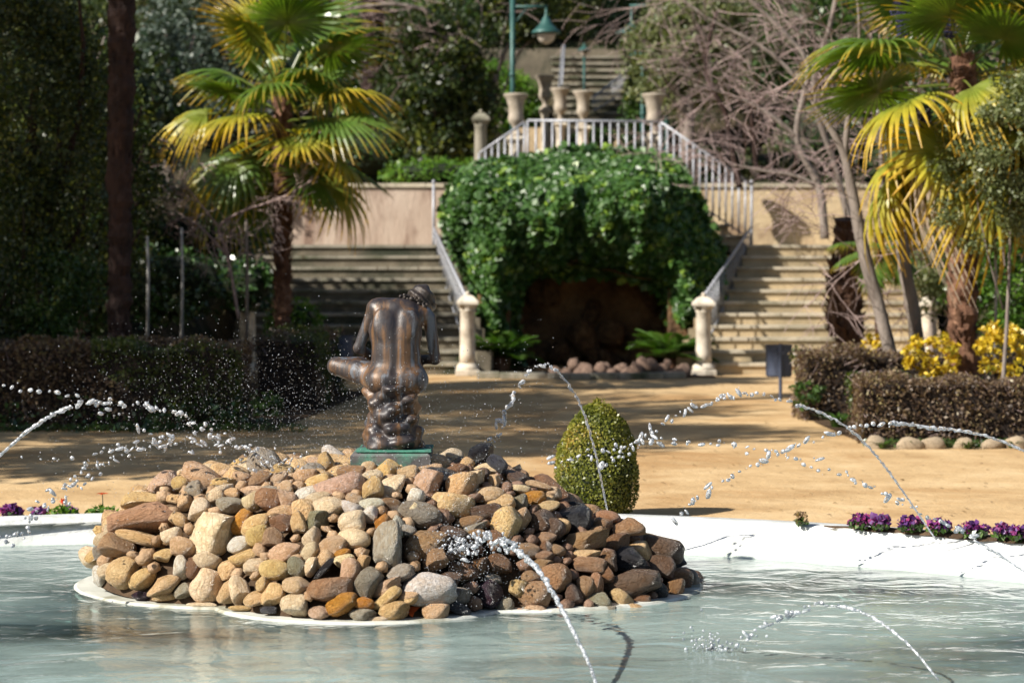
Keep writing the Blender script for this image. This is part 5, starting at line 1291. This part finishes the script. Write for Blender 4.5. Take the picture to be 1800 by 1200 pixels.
# ------------------------------------------------------------------ bare trees on the right
def bare_tree(D, trunks, label, seed, spawn, tw=(.9, .012), depth=3, droop=.05, bias=(0, 0, 0), mat='barkgrey', kids=(2, 4), spread=.6, zb=0.0, thick=3, rmin=.0035):
    rg = random.Random(seed); p0 = at(trunks[0][0][0], trunks[0][0][1], D); base = Vector((p0.x, D, zb))
    o = empty('bare_tree', base, label, 'tree', 'leafless trees on the right'); tm = MB(); tg = MB()
    for tr in trunks:
        P = [at(a, b, D+(q[0] if q else 0))-base for a, b, r, *q in tr]; rr = [r/(FPX/D)/2 for a, b, r, *q in tr]
        C = catmull(P, 6); RR = np.interp(np.linspace(0, len(rr)-1, len(C)), range(len(rr)), rr); tm.tube(C, list(RR), 8, jit=.05)
        for k in range(spawn):
            i = rg.randint(int(len(C)*.3), len(C)-1); d = (Vector((rg.gauss(0, 1), rg.gauss(0, .6), rg.gauss(.2, .8)))+Vector(bias)).normalized()
            twigs(tg, C[i], d, tw[0]*rg.uniform(.6, 1.2), tw[1], depth, rg, droop, spread, 3, kids, rmin)
    tm.build('trunk', M[mat], o, True); tg.build('twig_crown', M['twig'], o)
    return o
bare_tree(25, [[(1570, 640, 24), (1545, 540, 23), (1520, 450, 22), (1500, 350, 20), (1480, 262, 14), (1433, 187, 8), (1400, 130, 5)], [(1484, 275, 13), (1492, 200, 9), (1505, 120, 6), (1510, 40, 5), (1500, -80, 4)]],
          'leaning grey bare trunk nearest the palm stub', 3, 8, (.7, .007), 3, .05, (-.8, 0, .3), rmin=.003)
bare_tree(25.4, [[(1615, 630, 26), (1604, 540, 25), (1590, 470, 24), (1586, 420, 22)], [(1586, 425, 17), (1562, 360, 13), (1550, 300, 10), (1548, 200, 7), (1530, 60, 5)], [(1586, 425, 18), (1612, 380, 14), (1618, 300, 13), (1615, 200, 9), (1620, 60, 7)]],
          'forked grey bare tree beside the white pillar', 4, 7, (.7, .009), 3, .03, (-.2, 0, .4))
bare_tree(33.5, [[(1450, 420, 16), (1440, 330, 14), (1400, 240, 11), (1420, 120, 9), (1380, 60, 8), (1310, -10, 7), (1290, -60, 5)], [(1400, 240, 10), (1350, 200, 8), (1290, 170, 6), (1220, 150, 4)], [(1440, 330, 9), (1400, 310, 7), (1340, 300, 5), (1290, 290, 4)]],
          'twiggy pinkish bare tree hanging over the yellow wall', 6, 6, (.7, .007), 3, .02, (-.3, -.2, .6), kids=(2, 3), zb=0, rmin=.0035)
bare_tree(35, [[(1500, 420, 14), (1470, 300, 12), (1430, 160, 10), (1460, 40, 8), (1480, -60, 6)], [(1430, 170, 9), (1350, 90, 7), (1240, 30, 5), (1180, -20, 4)]],
          'second pinkish bare tree behind the palm fronds', 8, 10, (1.1, .008), 3, .05, (-.3, -.2, .2), kids=(2, 3), rmin=.003)
bare_tree(40, [[(1205, 320, 14), (1200, 200, 12), (1185, 120, 10), (1150, 40, 8), (1130, -40, 6)], [(1200, 200, 8), (1180, 140, 7), (1165, 90, 6)], [(1190, 330, 10), (1215, 230, 9), (1225, 120, 7), (1240, 0, 6)]],
          'slim grey trunks behind the right urn', 9, 3, (1.0, .010), 2, .02, (0, 0, .4), zb=2.6)
bare_tree(28, [[(420, 560, 6), (400, 450, 6), (385, 400, 5), (430, 370, 5), (490, 350, 4), (560, 310, 3)], [(385, 400, 4), (345, 350, 3), (320, 320, 2)], [(400, 450, 5), (340, 390, 4), (270, 370, 3)]],
          'low tangled bare bush in front of the left palm trunk', 12, 6, (.5, .006), 3, .04, (-.2, 0, 0), zb=.0, mat='twig')
bare_tree(41, [[(600, 20, 8), (680, 8, 8), (750, 20, 8), (790, 60, 6), (830, 110, 5)], [(700, 10, 6), (640, -30, 5)]], 'bare overhanging branch above the terrace', 14, 8, (1.2, .012), 3, .02, (0, 0, 0), zb=3.0)
bare_tree(36, [[(1300, 330, 12), (1282, 240, 11), (1275, 200, 9), (1240, 120, 7), (1260, 20, 6)], [(1330, 300, 9), (1322, 220, 8), (1318, 170, 6)]], 'dark thin trunks on the bank right of the terrace', 15, 8, (1.1, .011), 3, .02, (0, 0, .3), zb=1.2, mat='barkdark')

# ------------------------------------------------------------------ leafy trees
def ptree(px, py, D, wpx, hpx, n, per, ls, lm, label, base=None, **kw):
    s = FPX/D; c = at(px, py, D); zb = float(hill(np.array([c.x]), np.array([D]))[0]); zb = max(0, zb) if D > 31 else 0
    return tree(kw.pop('name', 'leafy_tree'), (c.x+(base or 0), D, zb), c.z-zb+.3, (c.x, D, c.z), (wpx/2/s, kw.pop('ry', min(wpx/2/s, 2.2)), hpx/2/s), n, per, ls, lm, label, **kw)
G = 'evergreen trees on the left'; GB = 'background trees on the hillside'
ptree(60, 200, 25.0, 330, 760, 420, 70, .055, 'dark', 'tall dark yew filling the left edge', group=G, tr=.14, bark='barkdark')
ptree(150, 330, 27.5, 300, 500, 260, 60, .06, 'dark', 'dark evergreen just behind the black trunk', group=G, tr=.12, bark='barkdark')
ptree(70, 520, 24.4, 240, 250, 150, 60, .05, 'mid', 'olive green bush below the yew at the left edge', group=G, name='leafy_bush', tr=.06)
ptree(-30, 480, 24.0, 240, 400, 160, 60, .05, 'dark', 'dark bush cut by the left frame edge', group=G, name='leafy_bush', tr=.06, bark='barkdark')
ptree(1775, 275, 22.6, 280, 340, 190, 100, .05, 'olive', 'light olive-leaved tree overlapping the palm at the right edge', tr=.025, base=-.1, spread=.2, limbs=3)
ptree(1770, 470, 26, 220, 330, 120, 60, .065, 'bright', 'bright green shrub tree behind the right golden shrub', tr=.05)
ptree(1690, 460, 29.5, 170, 260, 80, 60, .07, 'olive', 'pale grey-green bush behind the red palm trunk', tr=.05)
ptree(1640, 400, 33, 200, 260, 80, 60, .075, 'mid', 'green bush at the top right of the sunlit stairs', tr=.05)
ptree(770, 160, 41.5, 230, 400, 260, 70, .10, 'dark', 'dark dense fir left of the terrace lamp', group=GB, bark='barkdark')
ptree(690, 200, 43.5, 180, 260, 150, 60, .10, 'mid', 'green laurel behind the left palm crown', group=GB)
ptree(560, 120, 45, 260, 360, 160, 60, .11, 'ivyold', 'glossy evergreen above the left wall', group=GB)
ptree(400, 110, 43, 300, 420, 180, 60, .11, 'blue', 'blue-grey cedar behind the left palm', group=GB)
ptree(290, 170, 38, 170, 330, 130, 60, .09, 'blue', 'small bluish cedar right of the black trunk', group=GB)
ptree(230, 40, 47, 300, 340, 130, 60, .12, 'dark', 'dark high tree crown at the upper left', group=GB)
ptree(800, 20, 52, 360, 240, 170, 60, .12, 'mid', 'leafy crown above the fir', group=GB)
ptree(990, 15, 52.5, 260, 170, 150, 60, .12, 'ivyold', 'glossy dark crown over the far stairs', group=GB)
ptree(940, 5, 43.0, 260, 130, 110, 70, .09, 'dark', 'dark overhanging crown in front of the top of the far stairs', group=GB, limbs=3, tr=.07, base=-1.2)
ptree(1075, 25, 44.5, 170, 120, 70, 70, .09, 'ivyold', 'glossy dark crown hanging between the two park lamps', group=GB, limbs=3, tr=.06, base=.9)
ptree(1110, -10, 53.5, 220, 190, 120, 60, .12, 'mid', 'mid green crown right of the far stairs', group=GB)
ptree(1215, 70, 39.0, 230, 280, 190, 80, .085, 'olive', 'light olive tree beside the second lamp', group=GB, limbs=10)
ptree(1120, 190, 43.2, 60, 220, 40, 60, .09, 'mid', 'green shrub right of the far stairs', group=GB)
ptree(1340, 60, 46, 360, 360, 220, 80, .11, 'mid', 'dull olive tree behind the pink twigs', group=GB)
ptree(1500, 60, 46, 320, 400, 170, 60, .11, 'mid', 'green tree behind the right bare trees', group=GB)
ptree(1680, 150, 38, 320, 500, 220, 60, .10, 'mid', 'leafy tree behind the big right palm', group=GB)
ptree(880, 180, 47, 160, 150, 70, 60, .10, 'bright', 'sunny green shrub behind the left terrace urn', group=GB)
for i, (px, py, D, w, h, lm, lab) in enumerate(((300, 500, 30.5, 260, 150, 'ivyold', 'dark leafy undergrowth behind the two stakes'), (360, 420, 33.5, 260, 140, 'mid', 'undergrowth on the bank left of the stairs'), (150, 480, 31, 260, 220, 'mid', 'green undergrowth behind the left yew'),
        (430, 500, 31.5, 120, 100, 'ivyold', 'ivy clump left of the half hidden pillar'), (1250, 285, 40.5, 160, 60, 'mid', 'low green shrub on the terrace right of the rail'), (1370, 290, 41, 160, 70, 'olive', 'dull scrub above the yellow wall'),
        (650, 270, 42, 260, 120, 'ivyold', 'ivy bank above the pink wall'), (1040, 250, 43.6, 110, 60, 'mid', 'low shrub below the far stairs'), (1460, 250, 42, 200, 160, 'mid', 'dark scrub behind the bare trunks'))):
    pshrub(px, py, D, w, h, int(w*h/300)+20, .085, lm, lab, group='hillside undergrowth', per=22)
# trees just outside the frame whose shade falls over the court
for i, (x, y, z, rx, rz, h) in enumerate(((-10.4, 15.3, 7.8, 1.9, 4.0, 10), (-11.0, 18.6, 7.8, 2.1, 4.4, 10), (-10.6, 21.7, 7.2, 1.8, 3.8, 9), (-8.6, 27.0, 3.8, 1.8, 2.2, 4.2), (-6.3, 32.3, 3.0, 1.9, 2.4, 4))):
    tree('leafy_tree', (x, y, 0), h, (x, y, z), (rx, rx, rz), 150, 60, .19, 'dark', ('tree', 'second tree', 'third tree', 'fourth tree', 'fifth tree')[i]+' left of the court that shades the sand', group='shade trees left of the court')
